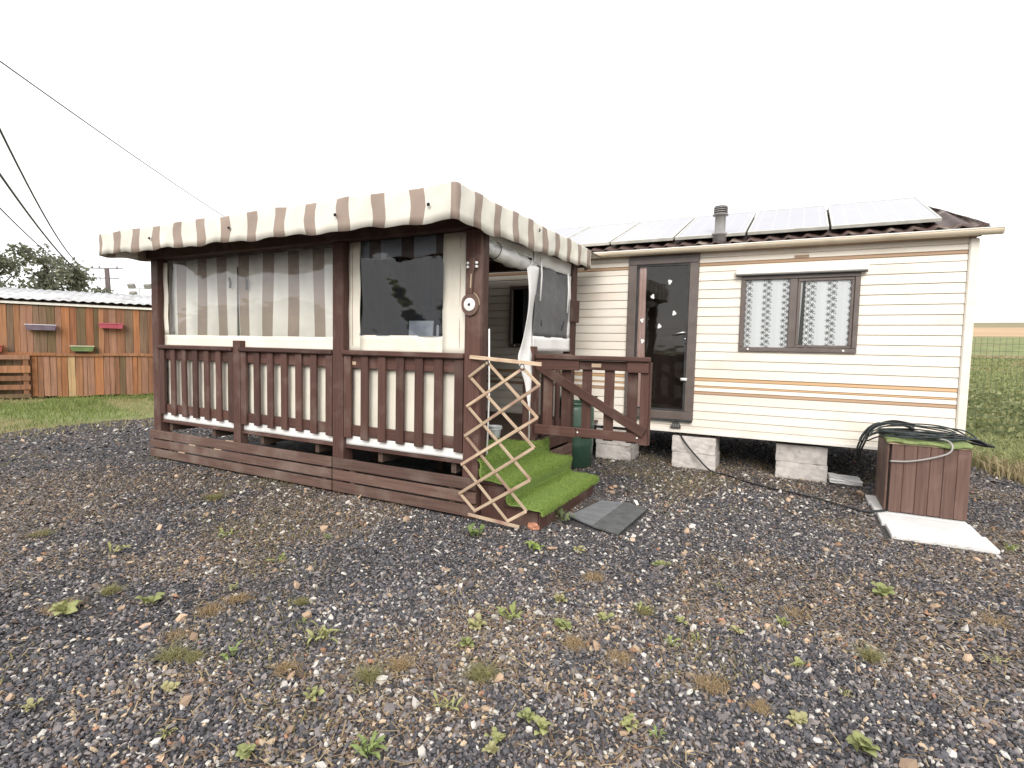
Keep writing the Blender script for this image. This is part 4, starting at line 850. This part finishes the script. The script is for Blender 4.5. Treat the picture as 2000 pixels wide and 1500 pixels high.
# pallet leaning on the shed
pal = thing('wooden_pallet', 'orange slatted pallet leaning upright against the plank shed', 'pallet', SW(-.2, .1, 0))
for z0, z1 in ((.90, 1.0), (.60, .76), (.42, .53), (.22, .33)): sbox('slat', -.75, .50, .13, .152, z0, z1, 'shed_wood_%d' % random.choice([3, 7, 4]), pal, .003)
for a in (-.72, -.16, .38): sbox('stringer', a, a+.09, .08, .1295, .03, .99, 'shed_wood_%d' % 3, pal, .003)
sbox('slat', -.75, .5, .13, .152, .03, .12, 'shed_wood_5', pal, .003)
def planter(s0, s1, z0, z1, m1, m2, label, tip=0):
    p = thing('planter_box', label, 'planter', SW((s0+s1)/2, .1, z0), 'planter boxes on the shed'); V = []
    for z_, ins in ((z0, .025), (z1, 0)):
        for ss, oo in ((s0+ins, .045), (s1-ins, .045), (s1-ins, .19-ins), (s0+ins, .19-ins)): V.append(SW(ss, oo, z_))
    for ss, oo in ((s0+.012, .057), (s1-.012, .057), (s1-.012, .178), (s0+.012, .178)): V.append(SW(ss, oo, z1))
    for ss, oo in ((s0+.03, .065), (s1-.03, .065), (s1-.03, .165), (s0+.03, .165)): V.append(SW(ss, oo, z0+.02))
    F = [(3, 2, 1, 0)]+[(i, (i+1) % 4, 4+(i+1) % 4, 4+i) for i in range(4)]+[(4+i, 4+(i+1) % 4, 8+(i+1) % 4, 8+i) for i in range(4)]+[(8+i, 8+(i+1) % 4, 12+(i+1) % 4, 12+i) for i in range(4)]+[(12, 13, 14, 15)]
    mesh_obj('trough', V, F, m1, p)
    for a, b_, c, d in ((s0-.008, s1+.008, .185, .200), (s0-.008, s1+.008, .035, .048), (s0-.008, s0+.008, .0485, .1845), (s1-.008, s1+.008, .0485, .1845)): sbox('rim', a, b_, c, d, z1-.008, z1+.010, m2, p, .003)
    V = [SW(ss, oo, z1-.03) for ss, oo in ((s0+.02, .06), (s1-.02, .06), (s1-.02, .17), (s0+.02, .17))]; mesh_obj('earth', V, [(0, 1, 2, 3)], 'soil', p)
planter(.44, .98, 1.57, 1.69, 'lilac_plastic', 'lilac_rim', 'lilac grey planter box with pale rim on the shed wall')
planter(1.76, 2.24, 1.66, 1.77, 'pink_plastic', 'pink_plastic', 'pink planter box high on the shed wall')
planter(1.22, 1.66, 1.10, 1.22, 'moss_plastic', 'moss_rim', 'green planter box resting on the shed ledge')
planter(-.48, .06, 1.06, 1.20, 'red_plastic', 'red_plastic', 'dull red planter box above the pallet')

# ------------------------------------------------------------------ wire mesh fence beyond the home
fe = thing('mesh_fence', 'green wire mesh fence along the meadow beyond the home corner', 'fence', (5.5, 11.6, 0))
def fz(x): return float(terrain(np.array([x]), np.array([11.6]))[0])
noise_mat('fence_green', (.06, .10, .06), (.09, .13, .08), rough=.5, bump=0)
for x in np.arange(1.7, 9.6, 2.5): tube('fence_post', [(x, 11.62, fz(x)-.05), (x, 11.62, fz(x)+1.78)], .024, 'fence_green', fe, 8)
VV_, FF_ = [], []
def thin(p, q, r_):
    V, F = tube_geo([p, q], r_, 4); k = len(VV_); VV_.extend(V); FF_.extend([tuple(i+k for i in f_) for f_ in F])
for x in np.arange(1.65, 9.5, .08): thin((x, 11.6, fz(x)+.02), (x, 11.6, fz(x)+1.72), .0022)
for z_ in np.arange(.05, 1.75, .12): thin((1.65, 11.6, z_+.03), (9.5, 11.6, z_+.03), .0024)
wm_ = mesh_obj('wire_mesh', VV_, FF_, 'fence_green', fe); tag(wm_, None, None, None, 'stuff')
# ------------------------------------------------------------------ trees behind the shed, utility pole, floodlights, wires
def leaf_cloud(cs, n, size, c0, c1, seed):
    g_ = np.random.default_rng(seed); ctr = np.array([c[:3] for c in cs]); rad = np.array([c[3] for c in cs]); pr_ = rad**2.2; pr_ /= pr_.sum()
    k = g_.choice(len(cs), n, p=pr_); d = g_.normal(0, 1, (n, 3)); d /= np.linalg.norm(d, axis=1)[:, None]; r_ = rad[k]*(g_.random(n)**.45); P = ctr[k]+d*r_[:, None]*np.array([1, 1, .8])
    a = g_.normal(0, 1, (n, 3)); a /= np.linalg.norm(a, axis=1)[:, None]; b_ = np.cross(a, g_.normal(0, 1, (n, 3))); b_ /= np.linalg.norm(b_, axis=1)[:, None]
    sz = size*(.6+.8*g_.random((n, 1))); V = np.empty((n*4, 3)); V[0::4] = P-a*sz; V[1::4] = P+b_*sz*.55; V[2::4] = P+a*sz; V[3::4] = P-b_*sz*.55
    i = np.arange(n)*4; T = np.stack([np.stack([i, i+1, i+2], 1), np.stack([i, i+2, i+3], 1)], 1).reshape(-1, 3)
    t_ = g_.random((n, 1)); C = np.array(c0)*(1-t_)+np.array(c1)*t_; return V, T, np.repeat(C, 4, 0)
def tree(x, y, h, spread, nleaf, label, seed, sparse):
    g_ = random.Random(seed); t = thing('tree', label, 'tree', (x, y, 0), 'trees behind the shed'); limbs = []; cl = []
    TV, TF = [], []
    def add(pts, rad):
        V, F = tube_geo(pts, rad, 7); k = len(TV); TV.extend(V); TF.extend([tuple(i+k for i in f_) for f_ in F])
    add([(x, y, -.1), (x+.1, y, h*.3), (x-.1, y+.1, h*.62), (x, y, h*.93)], [.16, .12, .07, .015])
    for k in range(26):
        z0 = h*g_.uniform(.22, .85); a = g_.uniform(0, 6.28); ln = spread*g_.uniform(.5, 1.0)*(1.15-z0/h*.75); e_ = Vector((x+ln*math.cos(a), y+ln*math.sin(a), z0+ln*g_.uniform(.35, .9))); mdp = Vector((x, y, z0)).lerp(e_, .5)+Vector((0, 0, .12))
        e_.z = min(e_.z, h); add([(x, y, z0), mdp, e_], [.05, .03, .008])
        for q in (.45, .75, 1.0):
            c = Vector((x, y, z0)).lerp(e_, q); cl.append((c.x+g_.gauss(0, .15), c.y+g_.gauss(0, .15), c.z+g_.gauss(0, .15), g_.uniform(.30, .62)))
    cl.append((x, y, h*.95, .35)); mesh_obj('trunk', TV, TF, 'bark', t, None, True)
    V, T, C = leaf_cloud(cl, nleaf, .12, (.11, .12, .085), (.25, .25, .18), seed); cr_ = colored_mesh('crown', V, T, C, 'leaf', t); tag(cr_, None, None, None, None)
tree(-39.4, 13.6, 6.4, 2.4, 1500, 'sparse grey green tree with open crown behind the shed', 1, True)
tree(-37.2, 14.9, 6.75, 2.0, 2400, 'tallest dense olive green tree behind the shed', 2, False)
tree(-35.6, 15.7, 5.9, 1.4, 1900, 'narrow dark green tree closest to the utility pole', 3, False)
tree(-34.5, 16.3, 4.4, .8, 650, 'low bushy treetop just showing over the shed roof', 4, False)

up_ = thing('utility_pole', 'dark wooden utility pole with crossarms and transformer behind the shed', 'utility pole', (-50.6, 24.6, 0))
tube('pole', [(-50.5, 24.6, 0), (-51.05, 24.58, 7.2)], [.24, .17], 'pole_wood', up_, 10)
for z_, l_ in ((7.25, 1.35), (6.45, 1.0)): bar('crossarm', (-51.05-.9*l_, 24.58-.45*l_, z_), (-51.05+.9*l_, 24.58+.45*l_, z_), .07, .07, 'pole_wood', up_)
for k in (-1, -.5, .7): lathe('insulator', [(.05, 0), (.07, .06), (.05, .12), (.06, .16), (.02, .2)], (-51.05+1.1*k, 24.58+.55*k, 7.27), 'vent_grey', up_, 10)
box('transformer', -50.45, -49.85, 24.3, 24.9, 3.2, 5.0, 'pole_wood', up_, .05); lathe('fuse', [(.1, 0), (.12, .2), (.12, 1.2), (.09, 1.35)], (-51.75, 24.35, 4.3), 'chassis', up_, 10)
tube('fuse_wire', [(-51.75, 24.35, 5.6), (-51.6, 24.35, 6.42)], .02, 'chassis', up_, 5)
fl_ = thing('floodlight_mast', 'thin mast with three floodlights far behind the shed', 'floodlight', (-75.4, 40.1, 0))
tube('mast', [(-75.4, 40.1, 0), (-75.55, 40.1, 8.0)], [.10, .05], 'vent_grey', fl_, 8); bar('lamp_bar', (-76.6, 39.5, 8.0), (-74.5, 40.7, 8.0), .08, .08, 'vent_grey', fl_)
for dx, dz in ((-.95, 8.3), (.95, 8.3), (-.75, 7.3)): box('lamp', -75.55+dx-.42, -75.55+dx+.42, 40.1+dx*.5-.25, 40.1+dx*.5+.25, dz-.3, dz+.32, 'vent_grey', fl_, .06, rot=(.5, 0, .4))
def wire(a, b_, sag, rad, label, ext=0):
    a, b_ = Vector(a), Vector(b_); pts = []
    for k in range(33):
        t_ = k/32; p = a.lerp(b_, t_); p.z -= sag*4*t_*(1-t_); pts.append(p)
    o = tube('overhead_wire', pts, rad, 'rubber', None, 6); tag(o, label, 'wire', 'overhead wires')
wire((-28.6, 20.2, 8.15), (-12.6, 2.4, 7.16), .12, .016, 'single taut overhead wire ending behind the striped canopy')
wire((-52.2, 24.05, 7.35), (-10.5, 2.6, 7.3), 1.62, .026, 'overhead wire from the pole\'s upper crossarm, sagging beside the treetops')
wire((-51.9, 24.2, 6.5), (-10.5, 2.6, 5.65), 1.05, .028, 'thick overhead wire from the lower crossarm passing before the tallest tree')
wire((-51.6, 24.3, 6.5), (-10.9, 2.3, 5.2), 1.05, .018, 'thin overhead wire from the lower crossarm, lowest of the bundle')

# plant spots on the gravel: x, y, size, leaves
RZ = [(-1.235, 2.388, 0.1, 11), (-1.916, 1.788, 0.12, 16), (-1.216, 1.348, 0.1, 17), (-1.906, 1.065, 0.07, 9), (-3.541, 2.411, 0.11, 8), (-0.664, 2.832, 0.08, 10), (-2.111, 1.838, 0.05, 8), (-1.493, 1.578, 0.05, 8), (-0.461, 2.559, 0.06, 8), (-2.742, 1.908, 0.06, 9), (-2.142, 1.474, 0.09, 5), (0.885, 3.163, 0.08, 9), (1.441, 5.086, 0.13, 10), (-0.362, 2.668, 0.06, 7), (-0.373, 1.9, 0.05, 8), (0.242, 2.527, 0.06, 6), (0.007, 3.048, 0.08, 9), (-1.123, 1.671, 0.08, 10), (-2.905, 2.76, 0.07, 8), (-0.353, 3.352, 0.07, 9), (-2.854, 2.306, 0.08, 8), (-3.885, 1.889, 0.12, 9)]
BZ = [(-1.62, 1.459, 0.055, 9), (-2.142, 1.22, 0.055, 9), (-0.828, 1.765, 0.05, 12), (-0.755, 1.744, 0.05, 10), (-1.343, 2.238, 0.06, 12), (-1.3, 2.076, 0.05, 10), (-0.491, 1.924, 0.05, 9), (0.075, 2.243, 0.05, 10), (0.275, 2.207, 0.06, 10), (-0.877, 1.616, 0.05, 9), (-0.862, 1.555, 0.05, 9), (-0.967, 2.455, 0.06, 9), (-0.812, 2.633, 0.06, 10), (-1.095, 2.694, 0.06, 9), (0.502, 3.738, 0.09, 8), (-0.46, 2.808, 0.05, 9), (-0.194, 2.846, 0.06, 9), (-2.961, 1.604, 0.08, 8), (-3.22, 1.325, 0.1, 9), (-2.477, 0.898, 0.05, 9), (-1.58, 1.139, 0.05, 10), (0.076, 2.677, 0.05, 7), (-1.266, 3.461, 0.07, 7), (-0.713, 3.486, 0.07, 8)]
DZ = [(-2.62, 1.693, 0.09), (-0.248, 2.337, 0.11), (-2.608, 1.844, 0.07), (-1.867, 1.544, 0.09), (-2.53, 1.47, 0.08), (-1.463, 1.796, 0.07), (-0.642, 2.334, 0.08), (-1.035, 3.115, 0.1), (0.995, 3.682, 0.12), (0.053, 3.23, 0.1), (-3.304, 1.339, 0.1), (-0.068, 2.279, 0.06), (-0.863, 2.328, 0.07)]
GZ_ = [(-2.291, 1.996, 0.06), (-2.372, 1.365, 0.1), (-3.284, 1.554, 0.08), (-1.116, 1.91, 0.07), (-0.648, 2.822, 0.06), (0.369, 2.913, 0.06), (-4.694, 1.797, 0.14), (-2.276, 1.397, 0.08), (-4.52, 2.984, 0.15), (-1.515, 1.662, 0.05)]

# ------------------------------------------------------------------ gravel: loose stones (one mass)
def fnoise(x, y, seed, sc):
    """cheap smooth value noise"""
    g_ = np.random.default_rng(seed); tb = g_.random((64, 64)); u_, v_ = x*sc, y*sc; i, j = np.floor(u_).astype(int), np.floor(v_).astype(int); a, b_ = u_-i, v_-j
    a, b_ = a*a*(3-2*a), b_*b_*(3-2*b_); q = lambda p, r_: tb[p % 64, r_ % 64]
    return (q(i, j)*(1-a)+q(i+1, j)*a)*(1-b_)+(q(i, j+1)*(1-a)+q(i+1, j+1)*a)*b_
def patch(x, y): return .5*fnoise(x, y, 1, .9)+.3*fnoise(x, y, 2, 2.3)+.2*fnoise(x, y, 3, 6)
def blocked(x, y):
    k = (x > XL-.0) & (x < XB+.0) & (y > YA+.0) & (y < 6.2)
    k |= (x > .66) & (x < 1.36) & (y > 4.97) & (y < 6.36)
    k |= (x > -1.62) & (x < -1.08) & (y > 3.95) & (y < 4.74)
    return k
def scatter(d0, d1, dens):
    """jittered grid over the sector of ground in front of the viewer"""
    st_ = 1/math.sqrt(dens); gx = np.arange(-d1, d1*.62, st_); gy = np.arange(-.6, d1, st_); X_, Y_ = np.meshgrid(gx, gy); x = X_.ravel()+rng.uniform(-.5, .5, X_.size)*st_; y = Y_.ravel()+rng.uniform(-.5, .5, X_.size)*st_
    d = np.hypot(x, y); ang = np.degrees(np.arctan2(x, y)); k = (d > d0) & (d <= d1) & (ang > -84) & (ang < 30); x, y = x[k], y[k]
    k = in_yard(x, y) & ~blocked(x, y) & ~((x < -9.2) & (rng.random(len(x)) < (-9.2-x)/1.3)); return x[k], y[k]
IV = np.array([(0, 0, 1)]+[(math.cos(a)*.894, math.sin(a)*.894, .447) for a in np.arange(5)*1.2566]+[(math.cos(a+.628)*.894, math.sin(a+.628)*.894, -.447) for a in np.arange(5)*1.2566]+[(0, 0, -1)])
IT = np.array([(0, 1+i, 1+(i+1) % 5) for i in range(5)]+[(1+i, 6+i, 1+(i+1) % 5) for i in range(5)]+[(1+(i+1) % 5, 6+i, 6+(i+1) % 5) for i in range(5)]+[(6+i, 11, 6+(i+1) % 5) for i in range(5)])
OV = np.array([(1, 0, 0), (.31, .95, 0), (-.81, .59, 0), (-.81, -.59, 0), (.31, -.95, 0), (0, 0, .9)]); OT = np.array([(i, (i+1) % 5, 5) for i in range(5)])
def stones(x, y, size, colr, BV, BT, jit=.22):
    n = len(x); nv = len(BV); sc_ = size[:, None]*np.exp(rng.normal(0, .22, (n, 3))); sc_[:, 2] *= .68
    th = rng.uniform(0, 6.28, n); c, s_ = np.cos(th), np.sin(th); B = BV[None]*(1+rng.normal(0, jit, (n, nv, 1)))*sc_[:, None, :]
    tl = rng.normal(0, .35, (n, 2)); Vx = B[..., 0]*c[:, None]-B[..., 1]*s_[:, None]; Vy = B[..., 0]*s_[:, None]+B[..., 1]*c[:, None]; Vz = B[..., 2]+Vx*tl[:, :1]+Vy*tl[:, 1:]
    zc = size*rng.uniform(.15, .75, n); V = np.stack([Vx+x[:, None], Vy+y[:, None], Vz+zc[:, None]], -1).reshape(-1, 3)
    T = (BT[None]+(np.arange(n)*nv)[:, None, None]).reshape(-1, 3); return V, T, np.repeat(colr, nv, 0)
def stone_cols(x, y, far=1.0):
    n = len(x); p = patch(x, y); wb = .85/(1+np.exp(-(p-.565)*20)); r_ = rng.random(n)
    near = np.clip(1-np.abs(np.hypot(x+1.0, y-5.6)-0)/2.6, 0, 1)
    dark = np.array([.080, .078, .085])*(0.55+1.0*rng.random((n, 1))); mid = np.array([.20, .178, .174])*(.7+.6*rng.random((n, 1)))
    brown = np.array([.155, .115, .095])*(.6+.8*rng.random((n, 1))); tan = np.array([.40, .31, .215])*(.7+.6*rng.random((n, 1))); white = np.array([.52, .49, .45])*(.75+.4*rng.random((n, 1))); rust = np.array([.34, .19, .12])*(.7+.5*rng.random((n, 1)))
    C = dark.copy()
    pm_ = .26+.15*wb; pb_ = .05+.20*wb; pt_ = (.045+.12*wb)*far; pw_ = (.055+.03*wb+.03*near)*far; pr_ = .004+.014*wb
    a = pm_; C = np.where((r_ < a)[:, None], mid, C)
    b_ = a+pb_; C = np.where(((r_ >= a) & (r_ < b_))[:, None], brown, C)
    c = b_+pt_; C = np.where(((r_ >= b_) & (r_ < c))[:, None], tan, C)
    d = c+pw_; C = np.where(((r_ >= c) & (r_ < d))[:, None], white, C)
    e_ = d+pr_; C = np.where(((r_ >= d) & (r_ < e_))[:, None], rust, C)
    big = (r_ >= c) & (r_ < e_); return C, big
parts = []
for d0, d1, dens, sz, BV, BT in ((1.0, 3.1, 6200, .0071, IV, IT), (3.1, 5.2, 4000, .0079, OV, OT), (5.2, 8.0, 2100, .0092, OV, OT), (8.0, 13.5, 600, .013, OV, OT)):
    x, y = scatter(d0, d1, dens); C, big = stone_cols(x, y, .9 if d0 < 3 else (.5 if d0 < 5 else .36)); s_ = sz*np.exp(rng.normal(0, .26, len(x))); s_ = np.where(big & (rng.random(len(x)) < .35), s_*1.35, s_)
    parts.append(stones(x, y, s_, C, BV, BT))
# larger lumps
x, y = scatter(1.4, 6.5, 9); C, big = stone_cols(x, y); C = np.where(rng.random((len(x), 1)) < .6, np.array([.42, .30, .21])*(.6+.7*rng.random((len(x), 1))), C); parts.append(stones(x, y, .020*np.exp(rng.normal(0, .25, len(x))), C, IV, IT))
# white chips strewn by the steps, under the terrace edge and before the piers
cxs = np.concatenate([rng.normal(-1.35, .5, 300), rng.uniform(-5.2, -2.2, 170), rng.normal(-.5, .7, 420)]); cys = np.concatenate([rng.normal(4.35, .55, 300), rng.normal(3.40, .14, 170), rng.normal(5.9, .45, 420)])
k = ~blocked(cxs, cys) & ~((cxs > -2.25) & (cxs < -1.66) & (cys > 3.6) & (cys < 5.0)) & (cys < 6.7); cxs, cys = cxs[k], cys[k]
parts.append(stones(cxs, cys, .0105*np.exp(rng.normal(0, .35, len(cxs))), np.array([.62, .58, .53])*(.7+.45*rng.random((len(cxs), 1))), OV, OT))
off = 0; VV, TT, CC = [], [], []
for V, T, C in parts: VV.append(V); TT.append(T+off); CC.append(C); off += len(V)
gv = colored_mesh('gravel', np.concatenate(VV), np.concatenate(TT), np.concatenate(CC), 'stone'); tag(gv, 'loose dark grey gravel mixed with pale and rusty stones', None, None, 'stuff')

# ------------------------------------------------------------------ grass and litter
def blades(px, py, h, wd, c0, c1, lean=.5, z=None, bend=True):
    n = len(px); z = np.zeros(n) if z is None else z; a = rng.uniform(0, 6.28, n); ln = rng.normal(0, lean, (n, 2))*h[:, None]; P = np.stack([px, py, z], 1); sdv = np.stack([np.cos(a), np.sin(a), np.zeros(n)], 1)*wd[:, None]
    Mid = P+np.stack([ln[:, 0]*.3, ln[:, 1]*.3, h*.6], 1); Tip = P+np.stack([ln[:, 0], ln[:, 1], h*(1-.25*np.minimum(1, np.abs(ln).sum(1)/np.maximum(h, 1e-4)))], 1)
    V = np.empty((n*5, 3)); V[0::5] = P-sdv; V[1::5] = P+sdv; V[2::5] = Mid+sdv*.8; V[3::5] = Mid-sdv*.8; V[4::5] = Tip; i = np.arange(n)*5
    T = np.stack([np.stack([i, i+1, i+2], 1), np.stack([i, i+2, i+3], 1), np.stack([i+3, i+2, i+4], 1)], 1).reshape(-1, 3)
    t_ = rng.random((n, 1)); C = np.array(c0)*(1-t_)+np.array(c1)*t_; return V, T, np.repeat(C, 5, 0)
def join(name, ps, mat, label):
    off = 0; VV, TT, CC = [], [], []
    for V, T, C in ps: VV.append(V); TT.append(T+off); CC.append(C); off += len(V)
    o = colored_mesh(name, np.concatenate(VV), np.concatenate(TT), np.concatenate(CC), mat); return tag(o, label, None, None, 'stuff')
n = 46000; gx = rng.uniform(-16, -8.6, n); gy = rng.uniform(.5, 12, n); den = np.clip((-gx-8.9)/2.2, 0, 1)*(.35+.65*fnoise(gx, gy, 5, .8)); k = rng.random(n) < den; gx, gy = gx[k], gy[k]
k = ((gx-S0.x)*snrm.x+(gy-S0.y)*snrm.y) > .05; gx, gy = gx[k], gy[k]; dry = fnoise(gx, gy, 6, .6)+.5*np.clip((gx+10.6)/1.2, 0, 1) > .56
hh = rng.uniform(.05, .13, len(gx))*(.7+.6*fnoise(gx, gy, 7, .7)); ps = [blades(gx[~dry], gy[~dry], hh[~dry], np.full((~dry).sum(), .006), (.13, .18, .05), (.26, .30, .10)), blades(gx[dry], gy[dry], hh[dry]*.7, np.full(dry.sum(), .006), (.26, .24, .11), (.40, .34, .18))]
join('grass', ps, 'leaf', 'rough mown grass strip before the plank shed')
# rough meadow on the right, beyond the yard
n = 90000; d = 7.2+34*rng.random(n)**1.7; a = np.radians(rng.uniform(4, 34, n)); gx, gy = d*np.sin(a), d*np.cos(a); k = ~in_yard(gx+.22*rng.random(n), gy+.30*rng.random(n)) & ~((gx < 1.6) & (gy < 9.9)); gx, gy, d = gx[k], gy[k], d[k]; zz = terrain(gx, gy); tall = fnoise(gx, gy, 8, .55); dry = fnoise(gx, gy, 9, .3)+.25*rng.random(len(gx))+.35*np.exp(-(d-7.5)/3) > .66
hh = (.06+.22*tall)*rng.uniform(.5, 1.1, len(gx)); wd_ = .004+.0006*d
ps = [blades(gx[~dry], gy[~dry], hh[~dry], wd_[~dry], (.18, .21, .09), (.38, .39, .18), z=zz[~dry]), blades(gx[dry], gy[dry], hh[dry], wd_[dry], (.28, .23, .13), (.44, .37, .22), z=zz[dry])]
join('meadow_grass', ps, 'leaf', 'tall rough meadow grass and weeds beyond the home corner')
n = 22000; d = 8.0+13*rng.random(n)**1.4; a = np.radians(rng.uniform(6, 32, n)); gx, gy = d*np.sin(a), d*np.cos(a); k = (fnoise(gx, gy, 12, .9) > .5) & ~in_yard(gx+.1, gy+.15) & ~((gx < 1.6) & (gy < 9.9)); gx, gy = gx[k], gy[k]; hz = rng.uniform(.02, .62, len(gx))*fnoise(gx, gy, 13, .8)
V, T, C = leaf_cloud([(0, 0, 0, .001)], len(gx), .055, (.12, .15, .06), (.33, .33, .16), 21); V = V+np.repeat(np.stack([gx, gy, terrain(gx, gy)+hz], 1), 4, 0)
join('weed_leaves', [(V, T, C)], 'leaf', 'broad leafy weeds at the edge of the meadow')
# dry straw, stalks and moss bits lying between the stones
x, y = scatter(1.4, 7.5, 700); p = patch(x, y); k = rng.random(len(x)) < np.clip((p-.46)*7, .05, 1); x, y = x[k], y[k]; n = len(x)
a = rng.uniform(0, 6.28, n); ln = rng.uniform(.02, .075, n); wd_ = rng.uniform(.0012, .0026, n); ux, uy = np.cos(a), np.sin(a); V = np.empty((n*4, 3)); z0 = rng.uniform(.010, .020, n); z1 = z0+rng.uniform(-.003, .018, n)
for q, (s1, s2, zz) in enumerate(((-1, -1, z0), (-1, 1, z0), (1, 1, z1), (1, -1, z1))): V[q::4] = np.stack([x+ux*ln*.5*s1-uy*wd_*s2, y+uy*ln*.5*s1+ux*wd_*s2, zz], 1)
i = np.arange(n)*4; T = np.stack([np.stack([i, i+1, i+2], 1), np.stack([i, i+2, i+3], 1)], 1).reshape(-1, 3); t_ = rng.random((n, 1)); C = np.array([.20, .12, .065])*(1-t_)+np.array([.46, .36, .21])*t_
x2, y2 = scatter(1.4, 8.5, 900); p = patch(x2+3.3, y2-1.7); k = rng.random(len(x2)) < np.clip((p-.57)*7, 0, 1); x2, y2 = x2[k], y2[k]
mb = blades(x2, y2, rng.uniform(.012, .035, len(x2)), np.full(len(x2), .0028), (.16, .15, .06), (.30, .25, .11), lean=1.0, z=np.full(len(x2), .008))
join('dry_litter', [(V, T, np.repeat(C, 4, 0)), mb], 'leaf', 'dry straw, stalks and moss scattered in the gravel')

# ------------------------------------------------------------------ weeds in the gravel, each a plant of its own
LEAF = {}
def leaf_mesh(kind, ln, wd_, colr, lobes):
    k = (kind, round(ln, 3)); 
    if k in LEAF: return LEAF[k]
    V, F, C = [], [], []; ns = 9
    for j in range(ns):
        t_ = j/(ns-1); w_ = wd_*(math.sin(min(1, t_*1.05)*math.pi)**.7)*(.45+.75*t_); 
        if lobes: w_ *= .62+.42*abs(math.sin(t_*math.pi*lobes))
        xx = ln*(t_ if t_ < .6 else t_-.12*(t_-.6)); zz = ln*(.42*math.sin(t_*2.2)-.16*t_*t_)
        for s_, dz in ((-1, .10), (0, 0), (1, .10)): V.append((xx, s_*w_, zz+dz*w_)); sh = .8+.4*t_; C.append([c*sh*(1.25 if s_ == 0 else 1) for c in colr])
    for j in range(ns-1):
        for q in range(2): a = j*3+q; F += [(a, a+1, a+4), (a, a+4, a+3)]
    me = bpy.data.meshes.new('leaf'); me.from_pydata(V, [], F); ca = me.color_attributes.new('col', 'FLOAT_COLOR', 'POINT'); ca.data.foreach_set('color', np.concatenate([np.array(C), np.ones((len(C), 1))], 1).astype(np.float32).ravel())
    me.materials.append(MATS['leaf']); me.polygons.foreach_set('use_smooth', [True]*len(me.polygons)); LEAF[k] = me; return me
def rosette(x, y, size, nl, label, colr=(.25, .28, .10), lobes=0, kind='rosette', wide=.17, cat='weed', group='rosette weeds in the gravel'):
    t = thing('weed', label, cat, (x, y, .0), group); me = leaf_mesh(kind, size, size*wide, colr, lobes); a0 = random.uniform(0, 6)
    for k in range(nl):
        W = Matrix.Translation((x+random.gauss(0, size*.22), y+random.gauss(0, size*.22), .010)) @ Matrix.Rotation(a0+k*2.399, 4, 'Z') @ Matrix.Rotation(-random.uniform(.0, .75), 4, 'Y') @ Matrix.Rotation(random.gauss(0, .25), 4, 'X') @ Matrix.Scale(random.uniform(.6, 1.1), 4)
        link(bpy.data.objects.new('leaf', me), t, W)
RG = 'green rosette weed with narrow leaves growing in open gravel'
for i, (x, y, sz, nl) in enumerate(RZ):
    v = i % 4; rosette(x, y, sz*random.uniform(.6, .95), nl+random.randint(0, 7), RG, ((.25, .28, .10), (.30, .30, .13), (.20, .25, .09), (.28, .27, .12))[v], (0, 3, 4, 3)[v], 'rosette%d' % v, (.11, .12, .15, .10)[v])
rosette(-2.06, 3.36, .11, 13, 'leafy green weed growing at the foot of the trellis', (.15, .20, .07), 3, 'toothed', .22); rosette(-1.62, 4.02, .12, 11, 'grey green toothed weed between the steps and the slate tile', (.13, .16, .075), 4, 'toothed2', .2); rosette(-1.55, 3.35, .085, 9, 'small bright weed in front of the brick shard', (.24, .30, .09), 0, 'small', .24)
BL = 'small round-leaved pale green weed in the gravel'
for i, (x, y, sz, nl) in enumerate(BZ):
    v = i % 3; rosette(x, y, sz*random.uniform(.7, 1.0), nl+random.randint(2, 8), BL, ((.29, .30, .13), (.33, .31, .16), (.24, .26, .11))[v], 0, 'round%d' % v, (.36, .30, .42)[v], 'weed', 'round-leaved weeds in the gravel')
def tuft(x, y, r_, n, h, c0, c1, label, group):
    px_ = x+np.clip(rng.normal(0, .28, n), -.5, .5)*r_; py_ = y+np.clip(rng.normal(0, .28, n), -.5, .5)*r_; V, T, C = blades(px_, py_, h*rng.uniform(.3, 1.1, n), np.full(n, .0015), c0, c1, lean=1.3); V = V-np.array([x, y, 0]); o = colored_mesh('grass_tuft', V, T, C, 'leaf'); o.matrix_basis = Matrix.Translation((x, y, .004)); WM[o.name] = o.matrix_basis.copy(); tag(o, label, 'grass tuft', group)
for x, y, r_ in DZ: tuft(x, y, r_*random.uniform(.8, 1.5), random.randint(260, 420), random.uniform(.02, .04), (.26, .17, .09), (.48, .37, .22), 'dry orange tan grass tuft lying in the gravel', 'dry grass tufts')
for x, y, r_ in GZ_: tuft(x, y, r_*random.uniform(.7, 1.1), random.randint(240, 380), random.uniform(.03, .06), (.18, .17, .075), (.36, .33, .16), 'olive green grass tuft standing in the gravel', 'green grass tufts')
